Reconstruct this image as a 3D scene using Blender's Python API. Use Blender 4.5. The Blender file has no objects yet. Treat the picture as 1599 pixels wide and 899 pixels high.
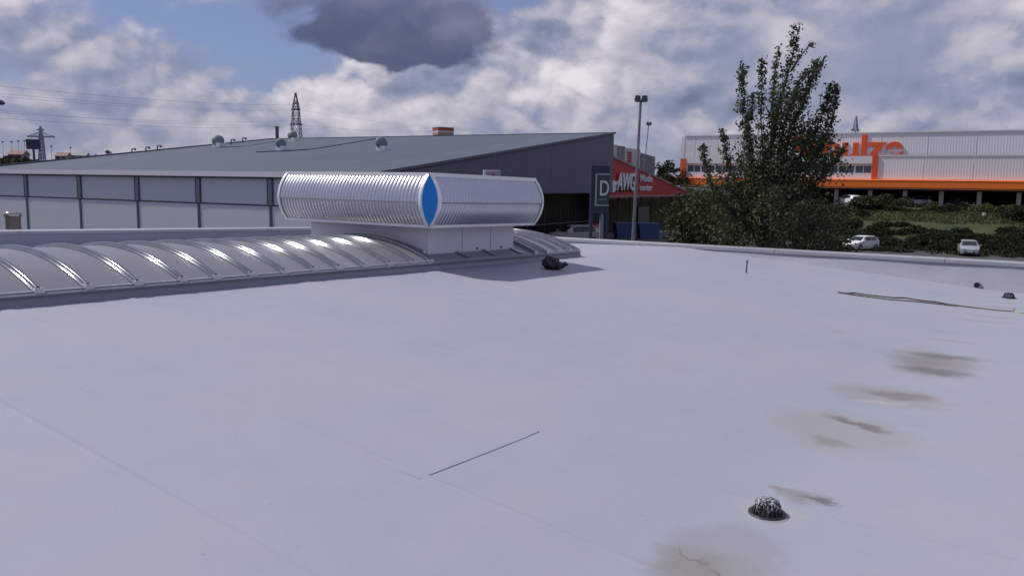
import bpy, math, random
import numpy as np
from mathutils import Vector, Matrix
random.seed(7)
RNG = np.random.default_rng(7)
R = math.radians
SC = bpy.context.scene
COL = SC.collection

# ------------------------------------------------------------------ camera
EYE = 6.5                                   # eye height above the lowest parking ground
F, CX, CY = 1300.0, 799.5, 449.5            # focal length in photo pixels
PITCH = math.atan((CY - 285.0) / F)
ROLL = math.atan(0.015)
_f = np.array([0, math.cos(PITCH), -math.sin(PITCH)])
_u = np.array([0, math.sin(PITCH), math.cos(PITCH)])
_r = np.array([1.0, 0, 0])
_r, _u = _r*math.cos(ROLL) + _u*math.sin(ROLL), -_r*math.sin(ROLL) + _u*math.cos(ROLL)
cam_d = bpy.data.cameras.new('camera')
cam = bpy.data.objects.new('camera', cam_d)
COL.objects.link(cam)
m = Matrix(((_r[0], _u[0], -_f[0], 0), (_r[1], _u[1], -_f[1], 0), (_r[2], _u[2], -_f[2], EYE), (0, 0, 0, 1)))
cam.matrix_world = m
cam_d.sensor_width = 36.0
cam_d.lens = 36.0*F/1599.0
cam_d.clip_start = 0.05
cam_d.clip_end = 8000.0
SC.camera = cam

def ray(px, py):
    return ((px-CX)/F)*_r - ((py-CY)/F)*_u + _f
def azel(px, py):
    d = ray(px, py)
    return math.atan2(d[0], d[1]), math.atan2(d[2], math.hypot(d[0], d[1]))
def at(px, py, depth):
    """world point seen at a photo pixel, at a ground distance `depth` ahead"""
    d = ray(px, py)
    d = d/d[1]*depth
    return np.array([d[0], d[1], EYE+d[2]])
def xat(px, depth):
    return at(px, 285, depth)[0]

# ------------------------------------------------------------------ light
SUN_AZ = R(-70.0)          # compass angle from the viewing direction, left is negative
SUN_EL = R(50.0)
SUN_DIR = np.array([math.sin(SUN_AZ)*math.cos(SUN_EL), math.cos(SUN_AZ)*math.cos(SUN_EL), math.sin(SUN_EL)])
sl = bpy.data.lights.new('sun', 'SUN')
sl.energy = 3.0
sl.angle = R(0.53)
sl.color = (1.0, 0.95, 0.88)
sun = bpy.data.objects.new('sun', sl)
COL.objects.link(sun)
sun.rotation_euler = Vector(SUN_DIR).to_track_quat('Z', 'Y').to_euler()
sun.location = (-30, 20, 60)

SC.view_settings.view_transform = 'Standard'
SC.view_settings.look = 'None'
SC.view_settings.exposure = 0.2
SC.view_settings.gamma = 1.0
SC.view_settings.use_curve_mapping = False
SC.cycles.caustics_reflective = False
SC.cycles.caustics_refractive = False

class NT:
    """small helper for shader node trees"""
    def __init__(s, tree):
        s.t = tree; s.n = tree.nodes; s.l = tree.links
    def node(s, typ, **kw):
        nd = s.n.new(typ)
        for k, v in kw.items(): setattr(nd, k, v)
        return nd
    def put(s, sock, v):
        if isinstance(v, bpy.types.NodeSocket): s.l.new(v, sock)
        elif v is not None: sock.default_value = v
    def math(s, op, a, b=None, c=None, clamp=False):
        nd = s.node('ShaderNodeMath', operation=op, use_clamp=clamp)
        s.put(nd.inputs[0], a); s.put(nd.inputs[1], b); s.put(nd.inputs[2], c)
        return nd.outputs[0]
    def vmath(s, op, a, b=None, scale=None):
        nd = s.node('ShaderNodeVectorMath', operation=op)
        s.put(nd.inputs[0], a); s.put(nd.inputs[1], b)
        if scale is not None: s.put(nd.inputs['Scale'], scale)
        return nd.outputs[1] if op in ('LENGTH', 'DOT_PRODUCT', 'DISTANCE') else nd.outputs[0]
    def mix(s, fac, a, b, blend='MIX'):
        nd = s.node('ShaderNodeMix', data_type='RGBA', blend_type=blend)
        s.put(nd.inputs[0], fac)
        s.put(nd.inputs[6], a if isinstance(a, bpy.types.NodeSocket) else (*a, 1))
        s.put(nd.inputs[7], b if isinstance(b, bpy.types.NodeSocket) else (*b, 1))
        return nd.outputs[2]
    def smooth(s, v, lo, hi, a=0.0, b=1.0):
        nd = s.node('ShaderNodeMapRange', interpolation_type='SMOOTHSTEP')
        s.put(nd.inputs[0], v); s.put(nd.inputs[1], lo); s.put(nd.inputs[2], hi); s.put(nd.inputs[3], a); s.put(nd.inputs[4], b)
        return nd.outputs[0]
    def noise(s, vec, scale, detail=4, rough=.55, dist=0.0, color=False, lac=2.0):
        nd = s.node('ShaderNodeTexNoise')
        s.put(nd.inputs['Vector'], vec); s.put(nd.inputs['Scale'], scale); s.put(nd.inputs['Detail'], detail)
        s.put(nd.inputs['Roughness'], rough); s.put(nd.inputs['Distortion'], dist); s.put(nd.inputs['Lacunarity'], lac)
        return nd.outputs['Color' if color else 'Fac']

# ------------------------------------------------------------------ sky with cumulus
world = bpy.data.worlds.new('World')
SC.world = world
world.use_nodes = True
wt = NT(world.node_tree)
wt.n.clear()
out = wt.node('ShaderNodeOutputWorld')
bg = wt.node('ShaderNodeBackground')
wt.l.new(bg.outputs[0], out.inputs[0])
sky = wt.node('ShaderNodeTexSky', sky_type='NISHITA', sun_disc=False, sun_elevation=SUN_EL, sun_rotation=SUN_AZ,
              altitude=100.0, air_density=1.0, dust_density=.6, ozone_density=4.0)
SKY_K = 0.05
blue = wt.vmath('SCALE', sky.outputs[0], scale=SKY_K)
# thin high veil and the phone's purplish cast
blue = wt.mix(.5, wt.vmath('MULTIPLY', blue, (1.05, .90, 1.12)), (.235, .30, .48))
dirv = wt.node('ShaderNodeTexCoord').outputs['Generated']
sep = wt.node('ShaderNodeSeparateXYZ'); wt.l.new(dirv, sep.inputs[0])
X, Y, Z = sep.outputs
AZ = wt.math('ARCTAN2', X, Y)
EL = wt.math('ARCSINE', Z)
# warp so that nothing has a clean edge
stretch = wt.node('ShaderNodeCombineXYZ')
wt.put(stretch.inputs[0], X); wt.put(stretch.inputs[1], Y); wt.put(stretch.inputs[2], wt.math('MULTIPLY', Z, 1.55))
P0 = stretch.outputs[0]
warpc = wt.noise(P0, 7.0, 5, .6, color=True)
wv = wt.vmath('SCALE', wt.vmath('SUBTRACT', warpc, (.5, .5, .5)), scale=1.0)
wsep = wt.node('ShaderNodeSeparateXYZ'); wt.l.new(wv, wsep.inputs[0])
AZw = wt.math('ADD', AZ, wt.math('MULTIPLY', wsep.outputs[0], .16))
ELw = wt.math('ADD', EL, wt.math('MULTIPLY', wsep.outputs[1], .085))

def blob(px, py, rx, ry, amp):
    """a soft patch of sky: centre and radii given as they appear in the photo, turned into angles"""
    a0, e0 = azel(px, py)
    sa, se = rx/F, ry/F
    a = wt.math('MULTIPLY', wt.math('SUBTRACT', AZw, a0), 1/sa)
    e = wt.math('MULTIPLY', wt.math('SUBTRACT', ELw, e0), 1/se)
    r2 = wt.math('MULTIPLY_ADD', a, a, wt.math('MULTIPLY', e, e))
    return wt.math('MULTIPLY', wt.math('POWER', 2.718, wt.math('MULTIPLY', r2, -1.0)), amp)
def addup(lst):
    s = lst[0]
    for q in lst[1:]: s = wt.math('ADD', s, q)
    return s
def billow(vec):
    big = wt.noise(vec, 7.0, 8, .53, dist=.2)
    nd = wt.node('ShaderNodeTexNoise', noise_type='RIDGED_MULTIFRACTAL', normalize=False)
    wt.put(nd.inputs['Vector'], vec); nd.inputs['Scale'].default_value = 15.0; nd.inputs['Detail'].default_value = 5.0
    nd.inputs['Roughness'].default_value = .52; nd.inputs['Offset'].default_value = .9; nd.inputs['Gain'].default_value = 1.4
    puff = wt.math('SUBTRACT', 1.0, wt.math('MULTIPLY', nd.outputs['Fac'], .62))
    return wt.math('MULTIPLY_ADD', puff, .15, wt.math('MULTIPLY', big, .90)), big
PW_ = wt.vmath('ADD', P0, wt.vmath('SCALE', wv, scale=.05))
d0, b0_ = billow(PW_)
d1, b1_ = billow(wt.vmath('ADD', PW_, (-.007, .0, .019)))
emb = wt.math('SUBTRACT', d0, d1)
heap0 = wt.noise(PW_, 8.5, 2, .5, dist=.5); heap1 = wt.noise(wt.vmath('ADD', PW_, (-.018, .0, .042)), 8.5, 2, .5, dist=.5)
heap = wt.math('SUBTRACT', heap0, heap1)
calm = wt.math('ADD', addup([blob(1180, 90, 260, 70, -.55), blob(1430, 80, 150, 90, -.6), blob(120, 120, 200, 40, -.35)]), 1.0)
cover = addup([blob(270, 20, 110, 40, -.16), blob(430, 75, 60, 75, -.26), blob(800, 0, 60, 26, -.30), blob(130, 125, 120, 20, -.05), blob(150, 75, 150, 40, .08), blob(380, 120, 60, 40, -.10),
               blob(60, 60, 90, 45, .10), blob(700, 170, 340, 60, .22), blob(290, 165, 110, 55, .10),
               blob(930, 60, 150, 90, .26), blob(1250, 110, 420, 170, .34), blob(40, 225, 240, 30, -.04), blob(100, 170, 220, 60, .06), blob(1560, 80, 120, 90, .2)])
dens = wt.math('ADD', d0, cover)
alpha = wt.smooth(dens, .40, .62)
light = addup([blob(930, 50, 80, 85, .26), blob(860, 150, 60, 60, .14), blob(620, 160, 170, 34, .17), blob(480, 150, 60, 30, .08), blob(290, 160, 70, 40, .10), blob(50, 60, 50, 30, .08),
               blob(1225, 80, 50, 50, .18), blob(1575, 95, 45, 55, .26), blob(1130, 100, 110, 60, -.10), blob(1430, 60, 120, 70, -.14),
               blob(1590, 146, 90, 14, -.24), blob(1350, 150, 190, 50, -.08), blob(60, 150, 140, 50, -.08), blob(1000, 20, 60, 30, .08),
               blob(850, 60, 50, 14, -.16), blob(760, 240, 900, 22, -.06)])
lum = addup([wt.math('MULTIPLY', wt.math('MULTIPLY', emb, calm), 1.9), wt.math('MULTIPLY', wt.math('MULTIPLY', heap, calm), 1.0), light, wt.math('MULTIPLY', wt.math('SUBTRACT', d0, .5), .55)])
lum = wt.math('ADD', lum, .48, clamp=True)
ramp = wt.node('ShaderNodeValToRGB')
wt.l.new(lum, ramp.inputs[0])
cr = ramp.color_ramp
cr.elements[0].position = 0.05; cr.elements[0].color = (.13, .155, .235, 1)
cr.elements[1].position = 1.0; cr.elements[1].color = (.74, .68, .73, 1)
e = cr.elements.new(.40); e.color = (.25, .272, .385, 1)
e = cr.elements.new(.66); e.color = (.46, .435, .50, 1)
skycol = wt.mix(wt.math('MULTIPLY', alpha, .92), blue, ramp.outputs[0])
# one low dark cloud drifting in front of the bright bank
dk = addup([blob(604, 22, 185, 52, 1.0), blob(560, 70, 120, 24, .5), blob(680, 78, 100, 22, .55)])
dkd = wt.math('ADD', dk, wt.math('MULTIPLY', wt.math('SUBTRACT', d0, .5), 1.25))
dka = wt.smooth(dkd, .36, .68)
dcol = wt.mix(wt.smooth(wt.math('ADD', EL, wt.math('MULTIPLY', wt.math('SUBTRACT', d0, .5), .16)), .150, .255), (.074, .092, .168), (.20, .21, .315))
skycol = wt.mix(wt.math('MULTIPLY', dka, .95), skycol, dcol)
# pale lilac murk close to the horizon, all the way round
murk = wt.smooth(EL, .0, .13, .42, 0.0)
skycol = wt.mix(murk, skycol, (.27, .275, .36))
below = wt.smooth(Z, -.05, -.005, 1.0, 0.0)
skycol = wt.mix(below, skycol, (.10, .10, .11))
wt.l.new(skycol, bg.inputs[0])
bg.inputs[1].default_value = 1.0

# ------------------------------------------------------------------ materials
def principled(name, color, rough=.6, metal=0.0, spec=.5):
    mt = bpy.data.materials.new(name); mt.use_nodes = True
    t = NT(mt.node_tree); b = t.n['Principled BSDF']
    b.inputs['Base Color'].default_value = (*color, 1)
    b.inputs['Roughness'].default_value = rough
    b.inputs['Metallic'].default_value = metal
    b.inputs['Specular IOR Level'].default_value = spec
    return mt, t, b
def worn(name, color, rough=.6, metal=0.0, var=.12, scale=2.0, spec=.5, bump=0.0, bscale=20.0, streak=0.0):
    """paint, metal or plastic with uneven tone, a little relief and optional vertical streaks"""
    mt, t, b = principled(name, color, rough, metal, spec)
    co = t.node('ShaderNodeTexCoord').outputs['Object']
    n = t.noise(co, scale, 5, .6)
    f = t.math('MULTIPLY_ADD', n, 2*var, 1-var)
    if streak:
        mp = t.node('ShaderNodeMapping'); t.l.new(co, mp.inputs[0]); mp.inputs['Scale'].default_value = (3, 3, .15)
        f = t.math('MULTIPLY', f, t.math('MULTIPLY_ADD', t.noise(mp.outputs[0], 2.0, 4, .6), 2*streak, 1-streak))
    f = t.math('MULTIPLY', f, t.math('MULTIPLY_ADD', t.node('ShaderNodeObjectInfo').outputs['Random'], .08, .96))
    c = t.vmath('SCALE', tuple(color), scale=f)
    t.l.new(c, b.inputs['Base Color'])
    t.l.new(t.math('MULTIPLY_ADD', n, .2, rough-.1, clamp=True), b.inputs['Roughness'])
    if bump:
        bp = t.node('ShaderNodeBump'); bp.inputs['Strength'].default_value = bump; bp.inputs['Distance'].default_value = .02
        t.l.new(t.noise(co, bscale, 4, .6), bp.inputs['Height']); t.l.new(bp.outputs[0], b.inputs['Normal'])
    return mt

# ------------------------------------------------------------------ mesh helpers
class MB:
    def __init__(s): s.v = []; s.f = []; s.sm = []
    def add(s, vs, fs, smooth=False):
        o = len(s.v); s.v += [tuple(map(float, p)) for p in vs]
        s.f += [tuple(i+o for i in f) for f in fs]; s.sm += [smooth]*len(fs); return s
    def box(s, x0, x1, y0, y1, z0, z1):
        vs = [(x, y, z) for z in (z0, z1) for y in (y0, y1) for x in (x0, x1)]
        return s.add(vs, [(0, 2, 3, 1), (4, 5, 7, 6), (0, 1, 5, 4), (2, 6, 7, 3), (0, 4, 6, 2), (1, 3, 7, 5)])
    def bar(s, p, q, w, h, up=(0, 0, 1)):
        """a straight bar of section w x h from p to q"""
        p, q = np.array(p, float), np.array(q, float); d = q-p; d /= np.linalg.norm(d)
        u = np.array(up, float)
        if abs(d@u) > .98: u = np.array([1.0, 0, 0])
        sd = np.cross(d, u); sd /= np.linalg.norm(sd); u = np.cross(sd, d)
        vs = []
        for c in (p, q):
            for a, b in ((-1, -1), (1, -1), (1, 1), (-1, 1)): vs.append(c+sd*a*w/2+u*b*h/2)
        return s.add(vs, [(3, 2, 1, 0), (4, 5, 6, 7), (0, 1, 5, 4), (1, 2, 6, 5), (2, 3, 7, 6), (3, 0, 4, 7)])
    def tube(s, pts, r, n=8, cap=True, smooth=True):
        pts = [np.array(p, float) for p in pts]; rs = r if isinstance(r, (list, tuple)) else [r]*len(pts)
        ref = None; rings = []
        for i, p in enumerate(pts):
            d = pts[min(i+1, len(pts)-1)]-pts[max(i-1, 0)]; d = d/ (np.linalg.norm(d)+1e-9)
            if ref is None:
                ref = np.cross(d, (0, 0, 1.0))
                if np.linalg.norm(ref) < .1: ref = np.cross(d, (1.0, 0, 0))
            a = ref-d*(ref@d); a /= np.linalg.norm(a)+1e-9; b = np.cross(d, a); ref = a
            rings.append([p+rs[i]*(a*math.cos(2*math.pi*k/n)+b*math.sin(2*math.pi*k/n)) for k in range(n)])
        vs = [v for g in rings for v in g]; fs = []
        for i in range(len(pts)-1):
            for k in range(n): fs.append((i*n+k, i*n+(k+1) % n, (i+1)*n+(k+1) % n, (i+1)*n+k))
        s.add(vs, fs, smooth)
        if cap:
            s.add(rings[0], [tuple(range(n-1, -1, -1))]); s.add(rings[-1], [tuple(range(n))])
        return s
    def lathe(s, prof, n=24, c=(0, 0, 0), smooth=True):
        vs = []; fs = []
        for (r, z) in prof:
            for k in range(n): vs.append((c[0]+r*math.cos(2*math.pi*k/n), c[1]+r*math.sin(2*math.pi*k/n), c[2]+z))
        for i in range(len(prof)-1):
            for k in range(n): fs.append((i*n+k, i*n+(k+1) % n, (i+1)*n+(k+1) % n, (i+1)*n+k))
        return s.add(vs, fs, smooth)
    def prism(s, poly, axis, a, b):
        """extrude a 2D polygon along an axis from a to b (axis 'x': poly is (y,z), 'y': (x,z), 'z': (x,y))"""
        def P(p, t): return {'x': (t, p[0], p[1]), 'y': (p[0], t, p[1]), 'z': (p[0], p[1], t)}[axis]
        n = len(poly); vs = [P(p, a) for p in poly]+[P(p, b) for p in poly]
        fs = [tuple(range(n)), tuple(range(2*n-1, n-1, -1))]+[(i, i+n, (i+1) % n+n, (i+1) % n) for i in range(n)]
        return s.add(vs, fs)
    def grid(s, fn, nu, nv, smooth=True):
        vs = [fn(i/nu, j/nv) for j in range(nv+1) for i in range(nu+1)]
        fs = [(j*(nu+1)+i, j*(nu+1)+i+1, (j+1)*(nu+1)+i+1, (j+1)*(nu+1)+i) for j in range(nv) for i in range(nu)]
        return s.add(vs, fs, smooth)
    def mesh(s, name, mat):
        me = bpy.data.meshes.new(name); me.from_pydata(s.v, [], s.f)
        me.polygons.foreach_set('use_smooth', s.sm); me.materials.append(mat); me.update(); return me
    def build(s, name, mat, parent=None):
        return link(name, s.mesh(name, mat), parent)
def link(name, me, parent=None):
    o = bpy.data.objects.new(name, me); COL.objects.link(o)
    if parent is not None: o.parent = parent
    return o
def tag(o, label=None, cat=None, group=None, kind=None):
    if label: o['label'] = label
    if cat: o['category'] = cat
    if group: o['group'] = group
    if kind: o['kind'] = kind
    return o
def thing(name, label, cat, loc=(0, 0, 0), rotz=0.0, group=None):
    o = bpy.data.objects.new(name, None); COL.objects.link(o); o.empty_display_size = .3
    o.location = tuple(map(float, loc)); o.rotation_euler = (0, 0, rotz)
    return tag(o, label, cat, group)
def copy_tree(o, label=None):
    kids = [c for c in o.children]
    c = o.copy(); COL.objects.link(c)
    for k in kids:
        d = k.copy(); COL.objects.link(d); d.parent = c
        for g in list(k.children):
            e_ = g.copy(); COL.objects.link(e_); e_.parent = d
    if label: c['label'] = label
    return c
def quads_mesh(name, C, A, B, mat):
    """leaf faces: centres C, half axes A and B (all Nx3): pointed four-cornered leaves"""
    n = len(C)
    v = np.empty((n, 4, 3), np.float32)
    v[:, 0] = C-A; v[:, 1] = C+B-A*.15; v[:, 2] = C+A; v[:, 3] = C-B-A*.15
    me = bpy.data.meshes.new(name)
    me.vertices.add(n*4); me.loops.add(n*4); me.polygons.add(n)
    me.vertices.foreach_set('co', v.ravel())
    me.loops.foreach_set('vertex_index', np.arange(n*4, dtype=np.int32))
    me.polygons.foreach_set('loop_start', np.arange(0, n*4, 4, dtype=np.int32))
    me.polygons.foreach_set('loop_total', np.full(n, 4, np.int32))
    me.materials.append(mat); me.update(calc_edges=True); me.validate()
    return me
def rand_axes(n, la, lb, flat=.0, rng=RNG):
    a = rng.normal(size=(n, 3)); a[:, 2] *= (1-flat); a /= np.linalg.norm(a, axis=1)[:, None]
    b = rng.normal(size=(n, 3)); b -= a*(a*b).sum(1)[:, None]; b /= np.linalg.norm(b, axis=1)[:, None]
    k = rng.uniform(.7, 1.3, (n, 1))
    return a*la*k, b*lb*k
def text_part(name, body, mat, size, extrude, parent, bold=0.0, shear=0.0, sx=1.0, loc=(0, 0, 0), rot=(0, 0, 0), spacing=1.0, align='LEFT'):
    cu = bpy.data.curves.new(name, 'FONT'); cu.body = body; cu.size = size; cu.extrude = extrude; cu.offset = bold; cu.shear = shear
    cu.space_character = spacing; cu.align_x = align
    tmp = bpy.data.objects.new('tmp', cu); COL.objects.link(tmp)
    dg = bpy.context.evaluated_depsgraph_get()
    me = bpy.data.meshes.new_from_object(tmp.evaluated_get(dg)); me.name = name
    bpy.data.objects.remove(tmp); bpy.data.curves.remove(cu)
    me.materials.clear(); me.materials.append(mat)
    o = link(name, me, parent); o.location = loc; o.rotation_euler = rot; o.scale = (sx, 1, 1)
    return o

# ------------------------------------------------------------------ frame of our own flat roof
RA = R(54.2)
OU = np.array([math.cos(RA), math.sin(RA)]); OV = np.array([-math.sin(RA), math.cos(RA)])
OO = np.array([1.17, 14.4])
UE, VE, VN = 4.2, 9.9, -13.0                # edge of the roof beyond, far left edge, near right edge
UB = -17.5
VAL = -6.15
def rel(u, v):                               # roof height relative to the eye
    z0 = -(1.25+.0165*u); zv = -(1.65+.007*(u+8.3))
    if v >= 0: return z0-.026*v
    if v > VAL:
        t = -v/-VAL
        t = t if t < .9 else .9+.1*(1-(1-(t-.9)/.1)**2)*.5+.05*((t-.9)/.1)
        return z0+(zv-z0)*t
    return zv+.02*(VAL-v)
def RW(u, v, h=0.0):
    p = OO+u*OU+v*OV
    return np.array([p[0], p[1], EYE+rel(u, v)+h])
def roof_px(px, py):
    """(u, v) of the roof point seen at a photo pixel"""
    d = ray(px, py); t = .5
    while t < 60:
        q = (t*d)[:2]-OO
        if t*d[2] < rel(q@OU, q@OV): return q@OU, q@OV
        t += .004
    return None

# ------------------------------------------------------------------ roof membrane material (with dried puddle stains)
m_roof, t, b = principled('roof_membrane', (.34, .345, .405), .62, spec=.35)
co = t.node('ShaderNodeTexCoord').outputs['Object']       # sheet objects keep roof axes: x along the skylight, y across
big = t.noise(co, .55, 4, .6); mid = t.noise(co, 3.2, 5, .65); fine = t.noise(co, 60.0, 3, .6)
geo_t = t.math('ADD', t.math('MULTIPLY', t.math('SUBTRACT', big, .5), .16), t.math('ADD', t.math('MULTIPLY', t.math('SUBTRACT', mid, .5), .11), t.math('MULTIPLY', t.math('SUBTRACT', fine, .5), .10)))
basec = t.vmath('SCALE', t.mix(t.smooth(big, .35, .65), (.322, .343, .416), (.336, .336, .406)), scale=t.math('ADD', geo_t, 1.0))
wn = t.vmath('SCALE', t.vmath('SUBTRACT', t.noise(co, 5.0, 4, .6, color=True), (.5, .5, .5)), scale=.32)
cw = t.vmath('ADD', co, wn)
def stain(u, v, ru, rv, rot, soft):
    mp = t.node('ShaderNodeMapping', vector_type='TEXTURE')
    t.l.new(cw, mp.inputs[0])
    mp.inputs['Location'].default_value = (u, v, 0); mp.inputs['Rotation'].default_value = (0, 0, rot); mp.inputs['Scale'].default_value = (ru, rv, 1e4)
    return t.smooth(t.vmath('LENGTH', mp.outputs[0]), 1.0, 1.0-soft)
col_s = basec
dirt = t.smooth(t.math('ADD', t.math('MULTIPLY', t.noise(co, 1.1, 6, .7), .6), t.math('MULTIPLY', mid, .4)), .52, .70, 0.0, .22)
col_s = t.mix(dirt, col_s, (.27, .265, .28))
vo = t.node('ShaderNodeTexVoronoi', feature='F1'); t.l.new(co, vo.inputs['Vector']); vo.inputs['Scale'].default_value = 5.5
speck = t.math('MULTIPLY', t.smooth(vo.outputs['Distance'], .075, .04), t.math('GREATER_THAN', t.noise(co, 1.7, 2, .5), .54))
col_s = t.mix(t.math('MULTIPLY', speck, .28), col_s, (.15, .14, .15))
STAINS = [  # u, v, ru, rv, rot, softness, strength, colour
    (-3.55, -6.15, .85, .50, .1, .6, .75, (.235, .22, .225)), (-3.95, -6.22, .25, .46, .0, .75, .80, (.15, .14, .15)), (-3.12, -6.20, .18, .50, .25, .8, .72, (.14, .13, .14)),
    (-3.5, -6.12, .42, .24, .0, .8, .50, (.20, .18, .19)),
    (-5.25, -6.12, .44, .56, .2, .5, .65, (.28, .265, .27)), (-5.18, -6.17, .19, .34, .3, .75, .68, (.18, .155, .16)), (-5.50, -6.10, .10, .26, .3, .9, .5, (.46, .45, .46)),
    (-6.55, -6.08, .66, .58, .3, .5, .58, (.305, .285, .28)), (-6.28, -6.12, .12, .33, -.35, .75, .80, (.15, .13, .135)), (-6.85, -6.08, .13, .20, .0, .8, .55, (.20, .18, .18)),
    (-7.95, -6.25, .14, .24, -.25, .8, .55, (.21, .19, .19)), (-7.97, -6.33, .06, .15, -.35, .8, .8, (.13, .11, .115)), (-7.90, -6.10, .07, .10, .0, .9, .55, (.20, .18, .17)),
    (-8.93, -6.20, .44, .32, .15, .30, .50, (.245, .24, .26)), (-9.10, -6.16, .30, .30, .15, .45, .40, (.25, .235, .232)), (-9.12, -6.14, .22, .22, .0, .7, .55, (.22, .195, .19)), (-9.02, -6.10, .012, .17, -.45, .9, .35, (.07, .05, .06)), (-9.12, -6.24, .02, .08, -.5, .9, .4, (.07, .055, .06)),
    (-2.05, -6.12, .07, .36, .1, .9, .45, (.22, .19, .19)), (-1.45, -6.0, .05, .40, .1, .9, .38, (.20, .18, .19)), (-.10, -6.15, .08, .5, .15, .9, .50, (.28, .19, .165)),
    (.45, -6.3, .10, .45, .1, .9, .4, (.20, .18, .19)), (1.65, -6.15, .12, .50, .05, .9, .5, (.19, .18, .19)), (2.3, -6.2, .07, .5, .1, .9, .4, (.25, .18, .16)),
    (-2.75, -5.05, .03, .10, .0, .8, .7, (.10, .09, .09)), (-8.3, -6.17, .24, .24, .0, .55, .35, (.40, .39, .38)),
]
for (su, sv, ru, rv, rot, soft, k, c) in STAINS:
    col_s = t.mix(t.math('MULTIPLY', stain(su, sv, ru, rv, rot, soft), k), col_s, c)
t.l.new(col_s, b.inputs['Base Color'])
t.l.new(t.math('MULTIPLY_ADD', mid, .25, .50), b.inputs['Roughness'])
bp = t.node('ShaderNodeBump'); bp.inputs['Strength'].default_value = .35; bp.inputs['Distance'].default_value = .006
t.l.new(t.math('ADD', t.math('MULTIPLY', t.noise(co, 9.0, 4, .6), .6), t.math('MULTIPLY', fine, .25)), bp.inputs['Height']); t.l.new(bp.outputs[0], b.inputs['Normal'])

m_upstand = worn('membrane_upstand', (.33, .34, .40), .6, var=.16, scale=1.3, bump=.3, bscale=6)
m_coping = worn('coping_metal', (.40, .41, .45), .45, .35, var=.12, scale=3, streak=.1)
m_outer = worn('rendered_wall', (.5, .5, .5), .8, var=.1)
m_rust = worn('dark_edge', (.06, .06, .07), .8)

# ------------------------------------------------------------------ our own building
own = thing('flat_roofed_store', 'store building whose pale grey membrane flat roof fills the foreground', 'building', (OO[0], OO[1], 0), RA)
WAVE = RNG.normal(size=(14, 4))
def wavy(u, v):
    s = 0.0
    for a, b_, c, d in WAVE: s += math.sin(a*1.7*u+b_*1.3*v+c*3)*.0011
    return s
def sheet(u0, u1, v0, v1, lift_u=.004, lift_v0=0.0, name='roof_sheet'):
    nv = max(4, int((v1-v0)/.28)); us = [0, .3, .6, .86, .97, 1.0]
    mb = MB(); vs = []; fs = []
    for j in range(nv+1):
        v = v0+(v1-v0)*j/nv
        for k in us:
            u = u0+(u1-u0)*k
            z = EYE+rel(u, v)+wavy(u, v)+(lift_u*max(0, (k-.86)/.14)**.7 if k > .86 else 0)
            if lift_v0 and j < 2: z += lift_v0*(1-j/2)
            vs.append((u, v, z))
    nu = len(us)
    for j in range(nv):
        for i in range(nu-1): fs.append((j*nu+i, j*nu+i+1, (j+1)*nu+i+1, (j+1)*nu+i))
    mb.add(vs, fs, True)
    # turned-down rims so a raised edge has thickness
    rim = [(j*nu+nu-1) for j in range(nv+1)]
    mb.add([vs[i] for i in rim]+[(vs[i][0], vs[i][1], vs[i][2]-.006) for i in rim], [(k, k+nv+1, k+nv+2, k+1) for k in range(nv)])
    if lift_v0:
        mb.add([vs[i] for i in range(nu)]+[(vs[i][0], vs[i][1], vs[i][2]-lift_v0-.003) for i in range(nu)], [(k+1, k+1+nu, k+nu, k) for k in range(nu-1)])
    return mb.build(name, m_roof, own)
W_SH = 1.055
k0 = -8
for k in range(-8, 13):
    ua = -9.305+W_SH*k; ub = ua+W_SH+.045
    if ua > UE: break
    ub = min(ub, UE)
    if k == 0:
        sheet(ua, ub, VN, -4.64, .004); sheet(ua, ub, -4.70, VE, .004, .0045)
    elif k % 5 == 2:
        c_ = -2.4-.9*(k % 3)
        sheet(ua, ub, VN, c_, .004); sheet(ua, ub, c_-.06, VE, .004, .0003)
    else:
        sheet(ua, ub, VN, VE, .003+.002*random.random())
for k in range(-8, 13):                          # welded lap seams between the sheets
    u0 = -9.305+W_SH*k+.05
    if u0 > UE-.2: break
    mb = MB(); n_ = 60; vs = []
    for j in range(n_+1):
        v = VN+(VE-VN)*j/n_; z = EYE+rel(u0, v)+wavy(u0, v)
        w_ = .016*(.7+.5*math.sin(v*2.3+k*3)+.3*math.sin(v*7+k))
        vs += [(u0-.03, v, z+.0012), (u0-.012, v, z+.0030+.0022*math.sin(v*.9+k*2.1)), (u0+max(.006, w_), v, z+.0030+.0022*math.sin(v*.9+k*2.1)), (u0+.04, v, z-.002)]
    mb.add(vs, [(j*4+i, j*4+i+1, j*4+i+5, j*4+i+4) for j in range(n_) for i in range(3)], True)
    mb.build('weld_seam', m_roof, own)
def par_e(v): return EYE-1.269-.0053*v          # coping heights
def par_l(u): return EYE-1.322-.0266*(u-UE)
PW = .26
mb = MB()
def f_(a, c):
    v = VN+(VE-VN)*a
    zb = EYE+rel(UE, v)-.02; zt = par_e(v)-.05
    return (UE-.40*(zt-zb)*(1-c)**1.2+.006*math.sin(v*2.7+c*3), v, zb+(zt-zb)*c)
mb.grid(f_, 70, 8); mb.build('parapet_upstand', m_upstand, own)
mb = MB(); mb.grid(lambda a, c: (UB+(UE-UB)*a, VE, (EYE+rel(UB+(UE-UB)*a, VE)-.02)*(1-c)+(par_l(UB+(UE-UB)*a)-.05)*c), 40, 4)
mb.build('parapet_upstand', m_upstand, own)
cuts = [VE+PW, 7.0, 4.0, 1.0, -2.0, -5.06, -8.0, -11.0, VN]
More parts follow.
